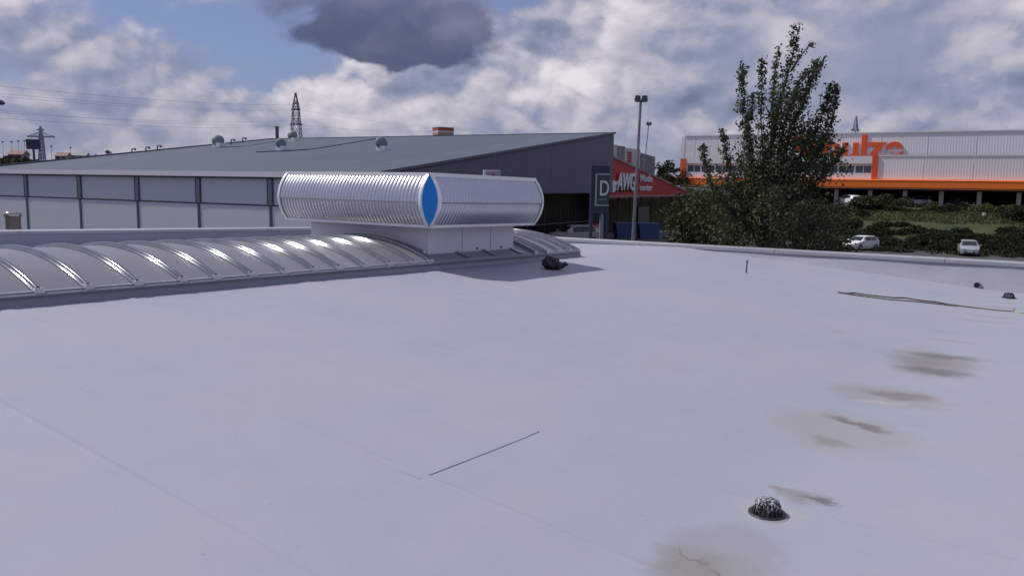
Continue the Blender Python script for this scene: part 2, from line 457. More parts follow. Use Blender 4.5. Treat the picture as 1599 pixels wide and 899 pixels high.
for a, c in zip(cuts[:-1], cuts[1:]):           # coping lengths with joints between them
    v1, v0 = a-.006, c+.006
    poly = lambda v: [(UE-.03, par_e(v)-.065), (UE-.03, par_e(v)-.006), (UE+PW, par_e(v)+.012), (UE+PW, par_e(v)-.1)]
    p, q = poly(v0), poly(v1)
    mb = MB(); mb.add([(x, v0, z) for x, z in p]+[(x, v1, z) for x, z in q], [(3, 2, 1, 0), (4, 5, 6, 7)]+[(i, (i+1) % 4, (i+1) % 4+4, i+4) for i in range(4)])
    mb.build('coping', m_coping, own)
cu = [UE-.031, 1.2, -1.8, -4.8, -7.8, -10.8, -13.8, UB]
for a, c in zip(cu[:-1], cu[1:]):
    u1, u0 = a-.006, c+.006
    poly = lambda u: [(VE-.03, par_l(u)-.065), (VE-.03, par_l(u)-.006), (VE+PW, par_l(u)+.012), (VE+PW, par_l(u)-.1)]
    p, q = poly(u0), poly(u1)
    mb = MB(); mb.add([(u0, y, z) for y, z in p]+[(u1, y, z) for y, z in q], [(0, 1, 2, 3), (7, 6, 5, 4)]+[(i+4, (i+1) % 4+4, (i+1) % 4, i) for i in range(4)])
    mb.build('coping', m_coping, own)
mb = MB()
for (x0, y0, x1, y1) in ((UE+PW-.02, VN, UE+PW-.02, VE+PW-.02), (UE+PW-.02, VE+PW-.02, UB, VE+PW-.02), (UB, VE+PW-.02, UB, VN), (UB, VN, UE+PW-.02, VN)):
    mb.add([(x0, y0, -.5), (x1, y1, -.5), (x1, y1, EYE-1.75), (x0, y0, EYE-1.75)], [(0, 1, 2, 3)])
mb.add([(UE+PW-.02, VN, EYE-1.75), (UE+PW-.02, VE+PW-.02, EYE-1.75), (UE+PW-.02, VE+PW-.02, EYE-1.36), (UE+PW-.02, VN, EYE-1.3)], [(0, 1, 2, 3)])
mb.add([(UE+PW-.02, VE+PW-.02, EYE-1.75), (UB, VE+PW-.02, EYE-1.75), (UB, VE+PW-.02, EYE-.9), (UE+PW-.02, VE+PW-.02, EYE-1.36)], [(0, 1, 2, 3)])
mb.build('outer_wall', m_outer, own)

# ------------------------------------------------------------------ barrel vault skylight
SK_W, KERB, RISE = 2.7, .11, .27
TILT = math.atan(.0165)
m_poly = worn('grey_polycarbonate', (.20, .205, .235), .30, var=.10, scale=1.2, spec=.5, bump=.05, bscale=3)
m_alu = worn('mill_aluminium', (.40, .41, .44), .21, .85, var=.04, scale=3)
m_rib, t, b = principled('rib_aluminium', (.28, .29, .32), .11, .85)
co = t.node('ShaderNodeTexCoord').outputs['Object']
t.l.new(t.vmath('SCALE', (.28, .29, .32), scale=t.math('MULTIPLY_ADD', t.noise(co, 7.0, 4, .6), .5, .75)), b.inputs['Base Color'])
m_kerb = worn('skylight_kerb_sheet', (.27, .28, .32), .5, .2, var=.14, scale=3, bump=.1, bscale=5)
m_clip = worn('bright_clip', (.55, .55, .58), .3, .7)
skl = thing('barrel_skylight', 'long low barrel vault skylight of grey panels with bright metal ribs', 'skylight', (OO[0], OO[1], EYE-1.25), 0)
skl.rotation_euler = (0, TILT, RA)
def vault(y, extra=0.0):
    """point of the vault arc at y (0..SK_W)"""
    h = RISE; w = SK_W/2-.04; rad = (w*w+h*h)/(2*h); yy = y-SK_W/2
    return KERB+h-rad+math.sqrt(max(1e-6, rad*rad-yy*yy))+extra
US = -16.0
ribs = [-8.978, -8.543, -8.07, -7.60, -7.21, -6.77, -6.34, -5.91, -5.53, -5.11, -4.66, -4.22, -3.88]
ribs = [ribs[0]-.44*k for k in range(15, 0, -1)]+ribs
ribs_r = [-1.36, -1.02, -.66, -.33, -.06]
arc = [(.04+(SK_W-.08)*i/26) for i in range(27)]
def panel(u0, u1):
    mb = MB(); top = [(y, vault(y)) for y in arc]
    mb.add([(u, y, z) for u in (u0, u1) for y, z in top], [(i, i+27, i+28, i+1) for i in range(26)], True)
    mb.add([(u, y, z-.02) for u in (u0, u1) for y, z in top], [(i+1, i+28, i+27, i) for i in range(26)], True)
    return mb.build('glazing_panel', m_poly, skl)
def rib(u):
    mb = MB(); w = .045
    prof = [(-.047, .003), (-.043, .010), (-.034, .014), (-.027, .0145), (-.0245, .026), (-.019, .034), (-.010, .0385), (.0, .0400), (.010, .0385), (.019, .034), (.0245, .026), (.027, .0145), (.034, .014), (.043, .010), (.047, .003)]
    n = len(prof); vs = []; fs = []
    for y in arc:
        yy = (y-SK_W/2)/3.6
        for a, h in prof: vs.append((u+a, y+h*yy, vault(y)+h))
    mb.add(vs, [(i*n+k, (i+1)*n+k, (i+1)*n+k+1, i*n+k+1) for i in range(26) for k in range(n-1)], True)
    o = mb.build('rib', m_rib, skl)
    MB().box(u-.042, u+.042, -.012, .05, KERB-.022, KERB+.030).build('end_clip', m_clip, o)
    return o
edges = [US]+ribs
for a, c in zip(edges[:-1], edges[1:]): panel(a, c)
panel(ribs[-1], -3.70)
panel(-1.63, ribs_r[0])
for a, c in zip(ribs_r[:-1], ribs_r[1:]): panel(a, c)
for u in ribs+ribs_r: rib(u)
mb = MB()
for (a, h0) in ((0, 0), ):
    mb.add([(US, -.03, -.04), (.0, -.03, -.04), (.0, .02, KERB), (US, .02, KERB)], [(0, 1, 2, 3)])
    mb.add([(US, .02, KERB), (.0, .02, KERB), (.0, .10, KERB+.012), (US, .10, KERB+.012)], [(0, 1, 2, 3)])
    mb.add([(.0, -.03, -.04), (.03, -.03, -.04), (.03, SK_W+.03, -.04), (.0, SK_W, KERB), (.0, .02, KERB)], [(0, 1, 4), (1, 2, 3, 4)])
    mb.add([(.0, SK_W, KERB), (.03, SK_W+.03, -.04), (US, SK_W+.03, -.04), (US, SK_W, KERB)], [(0, 1, 2, 3)])
mb.build('kerb', m_kerb, skl)
mb = MB(); mb.box(US, .0, -.034, .035, KERB-.035, KERB-.020); mb.build('kerb_trim', m_kerb, skl)
mb = MB(); mb.add([(-.02, y, z) for y, z in [(y, vault(y)) for y in arc]]+[(-.02, y, KERB) for y in arc], [(i, i+1, i+28, i+27) for i in range(26)]); mb.build('end_plate', m_poly, skl)
mb = MB(); mb.add([(-3.72, .03, KERB), (-1.62, .03, KERB), (-1.62, .30, KERB+.085), (-3.72, .30, KERB+.085)], [(0, 1, 2, 3)]); mb.build('sloping_flashing', m_kerb, skl)
for u in (-3.05, -2.42, -1.72):
    MB().bar((u, .02, KERB+.012), (u+.0, .30, KERB+.10), .05, .025).build('flashing_bar', m_alu, skl)

# ------------------------------------------------------------------ big ventilator over the skylight
VU0, VU1, VV0, VV1 = -3.94, -1.44, 0.0, 2.93
VZ0, VZ1, BUL = .565, 1.285, .165
vent = thing('roof_ventilator', 'large ribbed aluminium roof ventilator with blue corner panels straddling the skylight', 'ventilator', (OO[0], OO[1], EYE-1.25), 0)
vent.rotation_euler = (0, TILT, RA)
m_rip = worn('ribbed_aluminium', (.58, .585, .63), .27, .90, var=.08, scale=1.5)
m_frame = worn('bright_frame_aluminium', (.84, .84, .86), .30, .25, var=.05, scale=4)
m_base = worn('pale_sheet_metal', (.74, .735, .775), .5, .1, var=.08, scale=2, streak=.06)
m_blue = worn('blue_panel', (.004, .23, .70), .38, var=.06, spec=.4)
m_dark = worn('dark_gap', (.03, .03, .035), .7)
def bulge(c): return BUL*(1-(2*c-1)**2)
def zc(c): return VZ0+(VZ1-VZ0)*c
FACES = [  # start corner, along vector, outward vector, length
    ((VU0, VV1), (0, -1), (-1, 0), VV1-VV0), ((VU0, VV0), (1, 0), (0, -1), VU1-VU0),
    ((VU1, VV0), (0, 1), (1, 0), VV1-VV0), ((VU1, VV1), (-1, 0), (0, 1), VU1-VU0)]
for (c0, al, ou, L) in FACES:
    al = np.array(al, float); ou = np.array(ou, float); c0 = np.array(c0, float)
    def P(s, c, off=0.0):
        q = c0+al*s+ou*(bulge(c)+off); return (q[0], q[1], zc(c))
    npitch = int(round(L/.070))
    for (ca, cb, nm, tilt) in ((.055, .46, 'lower_louvre', 0.0), (.475, .945, 'upper_louvre', .0)):
        mb = MB(); prof = []
        for i in range(npitch):
            for x_ in (-.985, -.93, -.80, -.60, -.30, .0, .30, .60, .80, .93): prof.append(((i+.5+x_/2)/npitch*(L-.10)+.05, -.024*(1-math.sqrt(1-x_*x_))))
        prof.append((L-.05, -.034))
        nz = 9; vs = []; fs = []; n = len(prof)
        for j in range(nz+1):
            c = ca+(cb-ca)*j/nz
            lap = .022*(1-j/nz) if nm == 'upper_louvre' else 0
            for s, d in prof: vs.append(P(s, c, d-.008+lap))
        for j in range(nz):
            for i in range(n-1): fs.append((j*n+i, j*n+i+1, (j+1)*n+i+1, (j+1)*n+i))
        mb.add(vs, fs, True); mb.build(nm, m_rip, vent)
    # rails and end arcs
    mb = MB(); a, b_ = P(0.0, 1.0, -.02), P(L, 1.0, -.02); mb.bar((a[0], a[1], VZ1-.012), (b_[0], b_[1], VZ1-.012), .085, .055); mb.build('top_rail', m_frame, vent)
    mb = MB(); a, b_ = P(0.0, 0.0, -.02), P(L, .0, -.02); mb.bar((a[0], a[1], VZ0+.015), (b_[0], b_[1], VZ0+.015), .075, .04); mb.build('bottom_rail', m_frame, vent)
    mb = MB(); mb.bar(P(.04, .468, -.006), P(L-.04, .468, -.006), .02, .022); mb.build('middle_rail', m_alu, vent)
    for s in (.0, L):
        mb = MB(); sg = 1 if s == 0 else -1
        prof = []
        for j in range(17):
            c = j/16
            for (ds, off) in ((.0, .012), (.045*sg, .012), (.045*sg, -.03), (.0, -.03)): prof.append(P(s+ds, c, off))
        fs = [(j*4+k, j*4+(k+1) % 4, (j+1)*4+(k+1) % 4, (j+1)*4+k) for j in range(16) for k in range(4)]
        mb.add(prof, fs if sg > 0 else [f[::-1] for f in fs], False); mb.build('end_arc', m_frame, vent)
for (c0, al, ou, L), (c1, al1, ou1, L1) in zip(FACES[-1:]+FACES[:-1], FACES):   # lens-shaped corner panels
    cc = np.array(c1, float); o0 = np.array(ou, float); o1 = np.array(ou1, float); ins = -(o0+o1)*.008
    vs = []; fs = []
    for j in range(17):
        c = j/16
        for o_ in (o0, o1):
            q = cc+ins+o_*bulge(c); vs.append((q[0], q[1], zc(c)))
        q = cc-(o0+o1)*.06
    fs = [(j*2, j*2+1, j*2+3, j*2+2) for j in range(16)]
    mb = MB(); mb.add(vs, fs, True); mb.build('corner_panel', m_blue, vent)
MB().box(VU0+.02, VU1-.02, VV0+.02, VV1-.02, VZ1-.09, VZ1-.03).build('roof_cap', m_frame, vent)
MB().box(VU0+.02, VU1-.02, VV0+.02, VV1-.02, VZ0+.005, VZ0+.03).build('underside', m_dark, vent)
BU0, BU1, BV0, BV1 = -3.69, -1.64, .25, 2.66
mb = MB()
n = 20
for (u, fl) in ((BU0, 0), (BU1, 1)):           # cheeks cut to the vault
    vs = []
    for i in range(n+1):
        y = BV0+(BV1-BV0)*i/n; vs += [(u, y, vault(y)+.004), (u, y, VZ0+.006)]
    fs = [(i*2, i*2+1, i*2+3, i*2+2) for i in range(n)]
    mb.add(vs, fs if not fl else [f[::-1] for f in fs])
mb.add([(BU0, BV1, .1), (BU1, BV1, .1), (BU1, BV1, VZ0+.006), (BU0, BV1, VZ0+.006)], [(3, 2, 1, 0)])
mb.build('base_cheeks', m_base, vent)
mb = MB(); mb.box(BU0+.03, BU1-.03, BV0+.03, BV0+.05, .12, VZ0); mb.build('base_front_frame', m_dark, vent)
cutu = [BU0, BU0+.77, BU0+1.45, BU1]
for a, c in zip(cutu[:-1], cutu[1:]):
    mb = MB(); mb.box(a+.006, c-.006, BV0, BV0+.022, .175, VZ0-.015); mb.build('base_panel', m_base, vent)
MB().box(BU0-.01, BU1+.01, BV0-.006, BV0+.02, VZ0-.014, VZ0+.012).build('base_top_trim', m_base, vent)
MB().box(BU0-.01, BU1+.01, BV0-.02, BV0+.02, .150, .172).build('base_bottom_trim', m_frame, vent)
for u in (BU0+1.12, BU0+1.72): MB().box(u-.012, u+.012, BV0-.012, BV0, .2, .235).build('latch', m_dark, vent)

# ------------------------------------------------------------------ small things on the roof
m_black = worn('black_plastic', (.022, .023, .028), .42, var=.25, scale=18, bump=.2, bscale=40)
m_splat, t, b = principled('black_plastic_splashed_white', (.02, .02, .025), .45)
co = t.node('ShaderNodeTexCoord').outputs['Object']
sp = t.node('ShaderNodeSeparateXYZ'); t.l.new(co, sp.inputs[0])
hgt = t.smooth(sp.outputs[2], .02, .09)
n_ = t.noise(co, 48, 4, .6, dist=.8)
mask = t.smooth(t.math('MULTIPLY_ADD', hgt, .12, n_), .60, .69)
t.l.new(t.mix(mask, (.018, .019, .024), (.50, .50, .54)), b.inputs['Base Color'])
def leaf_guard(u, v, label, mat, sc=1.0):
    p = RW(u, v)
    o = thing('drain_leaf_guard', label, 'roof drain', p, .4, 'roof drains along the valley of the flat roof')
    mb = MB(); mb.lathe([(.134, .001), (.132, .006), (.124, .008), (.10, .009)], 40); mb.build('flange_ring', m_roof2, o)
    mb = MB(); mb.lathe([(.112, .012), (.110, .018), (.085, .016), (.082, .012)], 40); mb.build('base_ring', m_black, o)
    mb = MB(); mb.lathe([(.0, .0065), (.11, .0065)], 32); mb.build('sump', m_dark, o)
    mb = MB(); mb.lathe([(.058, .080), (.065, .085), (.056, .094), (.03, .099), (.0, .100)], 32); mb.lathe([(.0, .077), (.058, .077), (.060, .081)], 32); mb.build('cap', mat, o)
    nb = 20
    for k in range(nb):
        a = 2*math.pi*k/nb; ca, sa = math.cos(a), math.sin(a)
        mb = MB()
        mb.tube([(ca*r_, sa*r_, z_) for r_, z_ in ((.083, .012), (.080, .035), (.073, .062), (.062, .086))], [.0075, .0065, .0065, .0065], 6)
        mb.build('guard_bar', mat, o)
    for z_, r_ in ((.034, .077), (.060, .071)):
        mb = MB(); mb.tube([(math.cos(2*math.pi*k/24)*r_, math.sin(2*math.pi*k/24)*r_, z_) for k in range(25)], .004, 5, cap=False); mb.build('guard_ring', mat, o)
    o.scale = (sc, sc, sc)
    return o
m_roof2 = worn('welded_flange', (.30, .305, .35), .55, var=.15, scale=20)
leaf_guard(-8.316, -6.17, 'near black slotted roof drain dome splashed with white, beside the brown puddle stains', m_splat, .84)
u_, v_ = roof_px(1575, 466)
leaf_guard(u_, v_, 'far small black roof drain dome near the coping at right edge', m_black, .95)

# crumpled black bundle in the ventilator's shade
p = RW(-2.0, -.72)
bag = thing('crumpled_sack', 'crumpled black sack lying in the ventilator shadow beside the skylight', 'sack', p, .3)
mb = MB()
def fs_(a, c):
    th = a*2*math.pi; ph = c*math.pi
    x = math.sin(ph)*math.cos(th); y = math.sin(ph)*math.sin(th); z = -math.cos(ph)
    w = 1+.16*math.sin(5*th+3*z)+.12*math.sin(9*th-7*z)+.08*math.sin(13*z+4*th)
    return (x*.125*w-.02*z, y*.11*w, max(-.01, .085+z*.09*w))
mb.grid(fs_, 36, 20); mb.build('bundle', m_black, bag)
mb = MB(); mb.tube([(.08, -.04, .05), (.14, -.07, .055), (.18, -.09, .075), (.20, -.10, .10)], [.055, .04, .03, .042], 9); mb.build('tied_neck', m_black, bag)
mb = MB(); mb.tube([(.135+.042*math.cos(k), -.065+.0*k, .055+.042*math.sin(k)) for k in np.linspace(0, 6.28, 14)], .006, 5); mb.build('tie', m_dark, bag)

p = RW(1.275, -2.5)
o = thing('upright_rod', 'short thin dark rod standing upright on the pale roof before the parapet', 'rod', p)
MB().tube([(0, 0, .0), (.006, 0, .10), (.010, .0, .20)], .011, 8).build('shaft', m_dark, o)
MB().tube([(.0, 0, .0), (0, 0, .012)], .03, 10).build('foot_plate', m_upstand, o)
MB().tube([(.008, 0, .165), (.010, 0, .212)], .014, 8).build('cap', m_black, o)

m_rope = worn('dirty_rope', (.13, .11, .085), .9, var=.35, scale=8)
m_rope2 = worn('pale_rope', (.42, .36, .22), .9, var=.2, scale=8)
rp = [(1308, 457), (1322, 459), (1334, 458.5), (1350, 461), (1372, 463.5), (1395, 466), (1412, 466), (1436, 470), (1462, 472.5), (1480, 476), (1500, 479), (1530, 482.5), (1560, 486), (1585, 487.5)]
rope = thing('rope', 'thin dirty rope doubled back on itself lying on the roof near the right edge', 'rope', RW(*roof_px(1440, 470)))
base = np.array(rope.location)
mb = MB(); mb.tube([RW(*roof_px(x, y), .012)-base for x, y in rp], .011, 6); mb.build('long_strand', m_rope, rope)
mb = MB(); mb.tube([RW(*roof_px(x, y), .012)-base for x, y in [(1308, 457.5), (1330, 461), (1360, 465), (1390, 469), (1420, 471), (1460, 475), (1495, 479)]], .009, 6); mb.build('doubled_strand', m_rope, rope)
mb = MB(); mb.tube([RW(*roof_px(x, y), .012)-base for x, y in [(1583, 486), (1586, 489), (1594, 490), (1606, 490)]], .010, 6); mb.build('pale_end', m_rope2, rope)
mb = MB(); mb.tube([RW(*roof_px(1583, 487), h)-base for h in (.0, .03, .055)], .012, 6); mb.build('knot', m_rope2, rope)

# overflow through the parapet upstand
v_ov = -5.62; zo = EYE+rel(UE, v_ov)+.055
p = OO+(UE-.16)*OU+v_ov*OV
o = thing('overflow_pipe', 'round overflow pipe with dark mouth set low in the parapet upstand', 'pipe', (p[0], p[1], zo), RA)
mb = MB(); seg = 20
mb.tube([(-.035, 0, 0), (.03, 0, 0)], .058, seg, cap=False); mb.tube([(.03, 0, 0), (-.035, 0, 0)], .048, seg, cap=False)
mb.add([(-.035, .058*math.cos(k*2*math.pi/seg), .058*math.sin(k*2*math.pi/seg)) for k in range(seg)]+[(-.035, .048*math.cos(k*2*math.pi/seg), .048*math.sin(k*2*math.pi/seg)) for k in range(seg)], [(k, (k+1) % seg, (k+1) % seg+seg, k+seg) for k in range(seg)])
mb.build('pipe_collar', m_upstand, o)
mb = MB(); mb.add([(-.012, .048*math.cos(k*2*math.pi/seg), .048*math.sin(k*2*math.pi/seg)) for k in range(seg)], [tuple(range(seg))]); mb.build('pipe_mouth', m_dark, o)

# round metal flue standing just outside the far roof edge
p = at(19.5, 331, 17.6); zt = p[2]-1.9
m_stack = worn('weathered_steel_pipe', (.17, .145, .145), .4, .6, var=.3, scale=6, streak=.25)
o = thing('flue_pipe', 'stubby round metal flue with bright cap at left edge before the panelled wall', 'flue', (p[0], p[1], 1.9))
MB().lathe([(.15, 0), (.145, .05), (.145, zt-.1)], 28).build('pipe', m_stack, o)
mb = MB(); mb.lathe([(.12, zt-.1), (.165, zt-.1), (.168, zt-.02), (.15, zt), (.0, zt+.004)], 28); mb.build('pipe_cap', m_alu, o)

# ------------------------------------------------------------------ ground
def sstep(x, a, b):
    t = min(1, max(0, (x-a)/(b-a))); return t*t*(3-2*t)
SCQ = np.array([64.6, 105.0]); SCW = np.array([-.85, .527]); SCF = np.array([-.527, -.85]); SCROT = math.atan2(.527, -.85)
def zg(x, y): return 1.9*(1-sstep(x, 14, 34))*(1-sstep(y, 130, 260))
m_asph, t, b = principled('asphalt', (.05, .05, .053), .85)
co = t.node('ShaderNodeTexCoord').outputs['Object']
t.l.new(t.vmath('SCALE', (.052, .052, .055), scale=t.math('MULTIPLY_ADD', t.noise(co, .4, 6, .65), .8, .6)), b.inputs['Base Color'])
xs = np.concatenate([np.linspace(-3000, -120, 10), np.linspace(-80, 160, 49), np.linspace(220, 3000, 9)])
ys = np.concatenate([np.linspace(-400, -20, 4), np.linspace(0, 270, 46), np.linspace(330, 4500, 9)])
mb = MB(); mb.add([(x, y, zg(x, y)) for y in ys for x in xs], [(j*len(xs)+i, j*len(xs)+i+1, (j+1)*len(xs)+i+1, (j+1)*len(xs)+i) for j in range(len(ys)-1) for i in range(len(xs)-1)], True)
tag(mb.build('ground', m_asph), kind='structure')
m_grass, t, b = principled('grass', (.05, .08, .025), .9, spec=.2)
co = t.node('ShaderNodeTexCoord').outputs['Object']
gn = t.noise(co, .35, 6, .65); gf = t.noise(co, 4.0, 4, .7)
t.l.new(t.vmath('SCALE', t.mix(t.smooth(gn, .35, .65), (.042, .060, .026), (.068, .080, .036)), scale=t.math('MULTIPLY_ADD', gf, 1.0, .5)), b.inputs['Base Color'])
bp = t.node('ShaderNodeBump'); bp.inputs['Distance'].default_value = .15; t.l.new(gf, bp.inputs['Height']); t.l.new(bp.outputs[0], b.inputs['Normal'])
def hill_q(q):
    pts = [(-60, 4.0), (7.5, 4.0), (9.5, 3.85), (12, 3.5), (17, 2.2), (23, .35), (26, -.4)]
    for (a, za), (c, zc_) in zip(pts[:-1], pts[1:]):
        if q <= c: return za+(zc_-za)*(q-a)/(c-a)
    return -.4
def bank(s, q):
    """point on the bank: s along the big white building's front (from its right end), q out from it"""
    p = SCQ+SCW*s+SCF*q
    k = 1-sstep(s, 44, 60)
    return np.array([p[0], p[1], -.4+(hill_q(q)+.4)*k+.12*math.sin(s*.7+q*.4)*sstep(q, 8, 12)])
mb = MB()
qs = [-60, -30, 0, 4, 7.5, 8.5, 9.5, 10.5, 12, 13.5, 15, 17, 19, 21, 23, 26]
ss = list(np.linspace(-45, 62, 60))
mb.add([bank(s, q) for q in qs for s in ss], [(j*60+i, (j+1)*60+i, (j+1)*60+i+1, j*60+i+1) for j in range(len(qs)-1) for i in range(59)], True)
tag(mb.build('grass_bank', m_grass), kind='structure')

def foliage_mat(name, c1, c2, rough=.6):
    mt, t, b = principled(name, c1, rough, spec=.15)
    gi = t.node('ShaderNodeNewGeometry'); oi = t.node('ShaderNodeObjectInfo')
    k = t.math('ADD', t.math('MULTIPLY', gi.outputs['Random Per Island'], .7), t.math('MULTIPLY', oi.outputs['Random'], .3))
    c = t.mix(k, c1, c2)
    t.l.new(c, b.inputs['Base Color'])
    tr = t.node('ShaderNodeBsdfTranslucent'); t.l.new(t.vmath('SCALE', c, scale=1.1), tr.inputs[0])
    mx = t.node('ShaderNodeMixShader'); mx.inputs[0].default_value = .22
    t.l.new(b.outputs[0], mx.inputs[1]); t.l.new(tr.outputs[0], mx.inputs[2]); t.l.new(mx.outputs[0], t.n['Material Output'].inputs[0])
    return mt
m_leaf = foliage_mat('poplar_leaves', (.038, .053, .026), (.092, .110, .060))
m_bush = foliage_mat('bush_leaves', (.022, .034, .014), (.060, .075, .03))
m_scrub = foliage_mat('scrub_leaves', (.014, .022, .010), (.042, .048, .024))
m_olive = foliage_mat('olive_hedge_leaves', (.06, .075, .025), (.12, .13, .05))
m_bark = worn('bark', (.075, .065, .055), .9, var=.3, scale=4, bump=.5, bscale=12)

# ------------------------------------------------------------------ store with the monopitch roof
m_panel = worn('wall_panel_paint', (.60, .62, .69), .55, var=.05, scale=.6, streak=.04)
m_pil = worn('pilaster_paint', (.22, .24, .29), .5, var=.08)
m_post = worn('dark_frame', (.07, .08, .10), .5)
m_mroof = worn('grey_blue_sheet_roof', (.095, .115, .150), .65, .0, var=.10, scale=.15, streak=.0, spec=.2)
m_gutter = worn('pale_gutter', (.74, .74, .79), .4, .1, var=.06)
m_gable = worn('dark_grey_cladding', (.125, .13, .18), .55, var=.07, scale=.5, streak=.05)
m_glass = worn('dark_shop_glass', (.016, .014, .013), .22, var=.3, scale=.4, spec=.28)
m_mull = worn('dark_mullion', (.045, .048, .05), .5)
AWX = np.array([.497, .868]); AWY = np.array([-.868, .497]); AWR = math.atan2(.868, .497)
A0 = np.array([-7.08, 45.0])
hall = thing('monopitch_store', 'grey store hall with large sloping sheet roof and panelled pale front wall', 'building', (A0[0], A0[1], 0), AWR)
HL, HD = 39.4, 30.9                        # length along the front, depth
ZE, ZR = EYE+.42, EYE+4.28                 # eave and ridge
slope = (ZR-ZE)/HD
def hall_w(x, y, z): 
    p = A0+AWX*x+AWY*y; return np.array([p[0], p[1], z])
def hall_roof_px(px, py):
    d = ray(px, py); n_ = np.array([-slope*AWX[0], -slope*AWX[1], 1.0])
    p0 = np.array([A0[0], A0[1], ZE-EYE]); tt = (p0@n_)/(d@n_); q = (tt*d)[:2]-A0
    return q@AWX, q@AWY
# roof: long sheets side by side from eave to ridge
nsh = 24
for i in range(nsh):
    y0, y1 = -.25+(HL+.5)*i/nsh, -.25+(HL+.5)*(i+1)/nsh
    mb = MB(); z = lambda x: ZE+slope*x
    mb.add([(-.19, y0+.012, z(-.19)), (HD, y0+.012, z(HD)), (HD, y1-.012, z(HD)), (-.19, y1-.012, z(-.19)),
            (-.19, y0+.012, z(-.19)-.1), (HD, y0+.012, z(HD)-.1), (HD, y1-.012, z(HD)-.1), (-.19, y1-.012, z(-.19)-.1)],
           [(0, 1, 2, 3), (7, 6, 5, 4), (0, 4, 5, 1), (1, 5, 6, 2), (2, 6, 7, 3), (3, 7, 4, 0)])
    mb.build('roof_sheet', m_mroof, hall)
MB().box(-.335, -.195, -.3, HL+.3, ZE-.32, ZE-.0).build('eave_gutter', m_gutter, hall)
MB().box(-.19, .0, -.2, HL+.2, ZE-.40, ZE-.33).build('eave_shadow_strip', m_post, hall)  # dark strip added to stand for the shadow line under the eave
mb = MB(); mb.bar((HD+.1, -.3, ZR+.02), (HD+.1, HL+.3, ZR+.02), .3, .10); mb.build('ridge_cap', m_mroof, hall)
mb = MB(); mb.bar((-.3, -.3, ZE+.02), (HD, -.3, ZR+.02), .14, .16); mb.build('verge_trim', m_gable, hall)
mb = MB(); mb.bar((-.3, HL+.3, ZE+.02), (HD, HL+.3, ZR+.02), .14, .16); mb.build('verge_trim', m_mroof, hall)
# front wall panels between posts
ZJ = EYE-1.56
posts = [1.9, 8.2, 14.4, 20.3, 26.5, 32.9, 39.1]
ed = [0.0]+posts
for a, c in zip(ed[:-1], ed[1:]):
    lo = .10 if a == 0 else .2
    MB().box(-.03, .05, a+lo, c-.2, ZJ+.05, ZE-.41).build('wall_panel', m_panel, hall)
    MB().box(-.055, .05, a+lo-.08, c-.12, 1.2, ZJ-.05).build('wall_panel', m_panel, hall)
MB().box(.06, .12, .02, HL-.02, 1.2, ZE-.41).build('panel_backing', m_post, hall)
for y in posts:
    MB().box(-.10, .055, y-.19, y+.19, ZJ+.02, ZE-.42).build('pilaster', m_pil, hall)
    for s in (-1, 1): MB().box(-.115, .055, y+s*.19-.04, y+s*.19+.04, ZJ-.02, ZE-.43).build('pilaster_edge', m_post, hall)
    MB().box(-.09, .055, y-.10, y+.10, 1.2, ZJ-.021).build('lower_post', m_post, hall)
MB().box(-.035, .055, .05, HL-.05, ZJ-.032, ZJ+.032).build('joint_rail', m_post, hall)
MB().box(-.4, .3, HL-.3, HL+1.2, 1.0, ZE-.45).build('end_pier', m_gable, hall)
# gable cladding with the sloping top, split in long cassettes
ZG = EYE-.72
xs_ = np.linspace(0, HD, 9)
for a, c in zip(xs_[:-1], xs_[1:]):
    mb = MB(); a_, c_ = a+.01, c-.01
    mb.prism([(a_, ZG), (c_, ZG), (c_, ZE+slope*c_-.06), (a_, ZE+slope*a_-.06)], 'y', -.22, .0); mb.build('gable_panel', m_gable, hall)
mb = MB(); mb.prism([(.05, ZG+.04), (HD-.05, ZG+.04), (HD-.05, ZR-.12), (.05, ZE-.12)], 'y', .01, .06); mb.build('gable_backing', m_post, hall)
MB().box(0.0, HD, -.16, 1.8, ZG-.06, ZG-.005).build('soffit', m_gable, hall)
gx = np.linspace(.3, HD-.2, 12)
for a, c in zip(gx[:-1], gx[1:]):
    for z0, z1 in ((1.6, 3.25), (3.33, ZG-.1)):
        MB().box(a+.05, c-.05, 1.85, 1.88, z0, z1).build('window_pane', m_glass, hall)
for a in gx: MB().box(a-.045, a+.045, 1.82, 1.90, 1.5, ZG-.07).build('mullion', m_mull, hall)
MB().box(.3, HD-.2, 1.81, 1.91, 3.255, 3.325).build('transom', worn('pale_transom', (.14, .14, .15), .5), hall)
MB().box(HD-.12, HD, .07, HL, 1.0, ZR-.15).build('rear_wall', m_gable, hall)
MB().box(.2, HD-.2, HL-.05, HL, 1.0, ZE-.1).build('far_wall', m_gable, hall)
# dark raised strips along the creases across the roof slope
fold = [hall_roof_px(x, y) for x, y in ((400, 238), (445, 236.5), (480, 234), (520, 228), (560, 221.5), (600, 215))]
mb = MB()
for (xa, ya), (xb, yb), w in zip(fold[:-1], fold[1:], (.12, .3, .5, .36, .2)):
    mb.bar((xa, ya, ZE+slope*xa+.02), (xb, yb, ZE+slope*xb+.02), w, .10)
mb.build('crease_strip', m_post, hall)
fold = [hall_roof_px(x, y) for x, y in ((340, 231), (380, 229), (432, 221))]
mb = MB()
for (xa, ya), (xb, yb) in zip(fold[:-1], fold[1:]): mb.bar((xa, ya, ZE+slope*xa+.02), (xb, yb, ZE+slope*xb+.02), .2, .06)
mb.build('roof_fold', m_gable, hall)
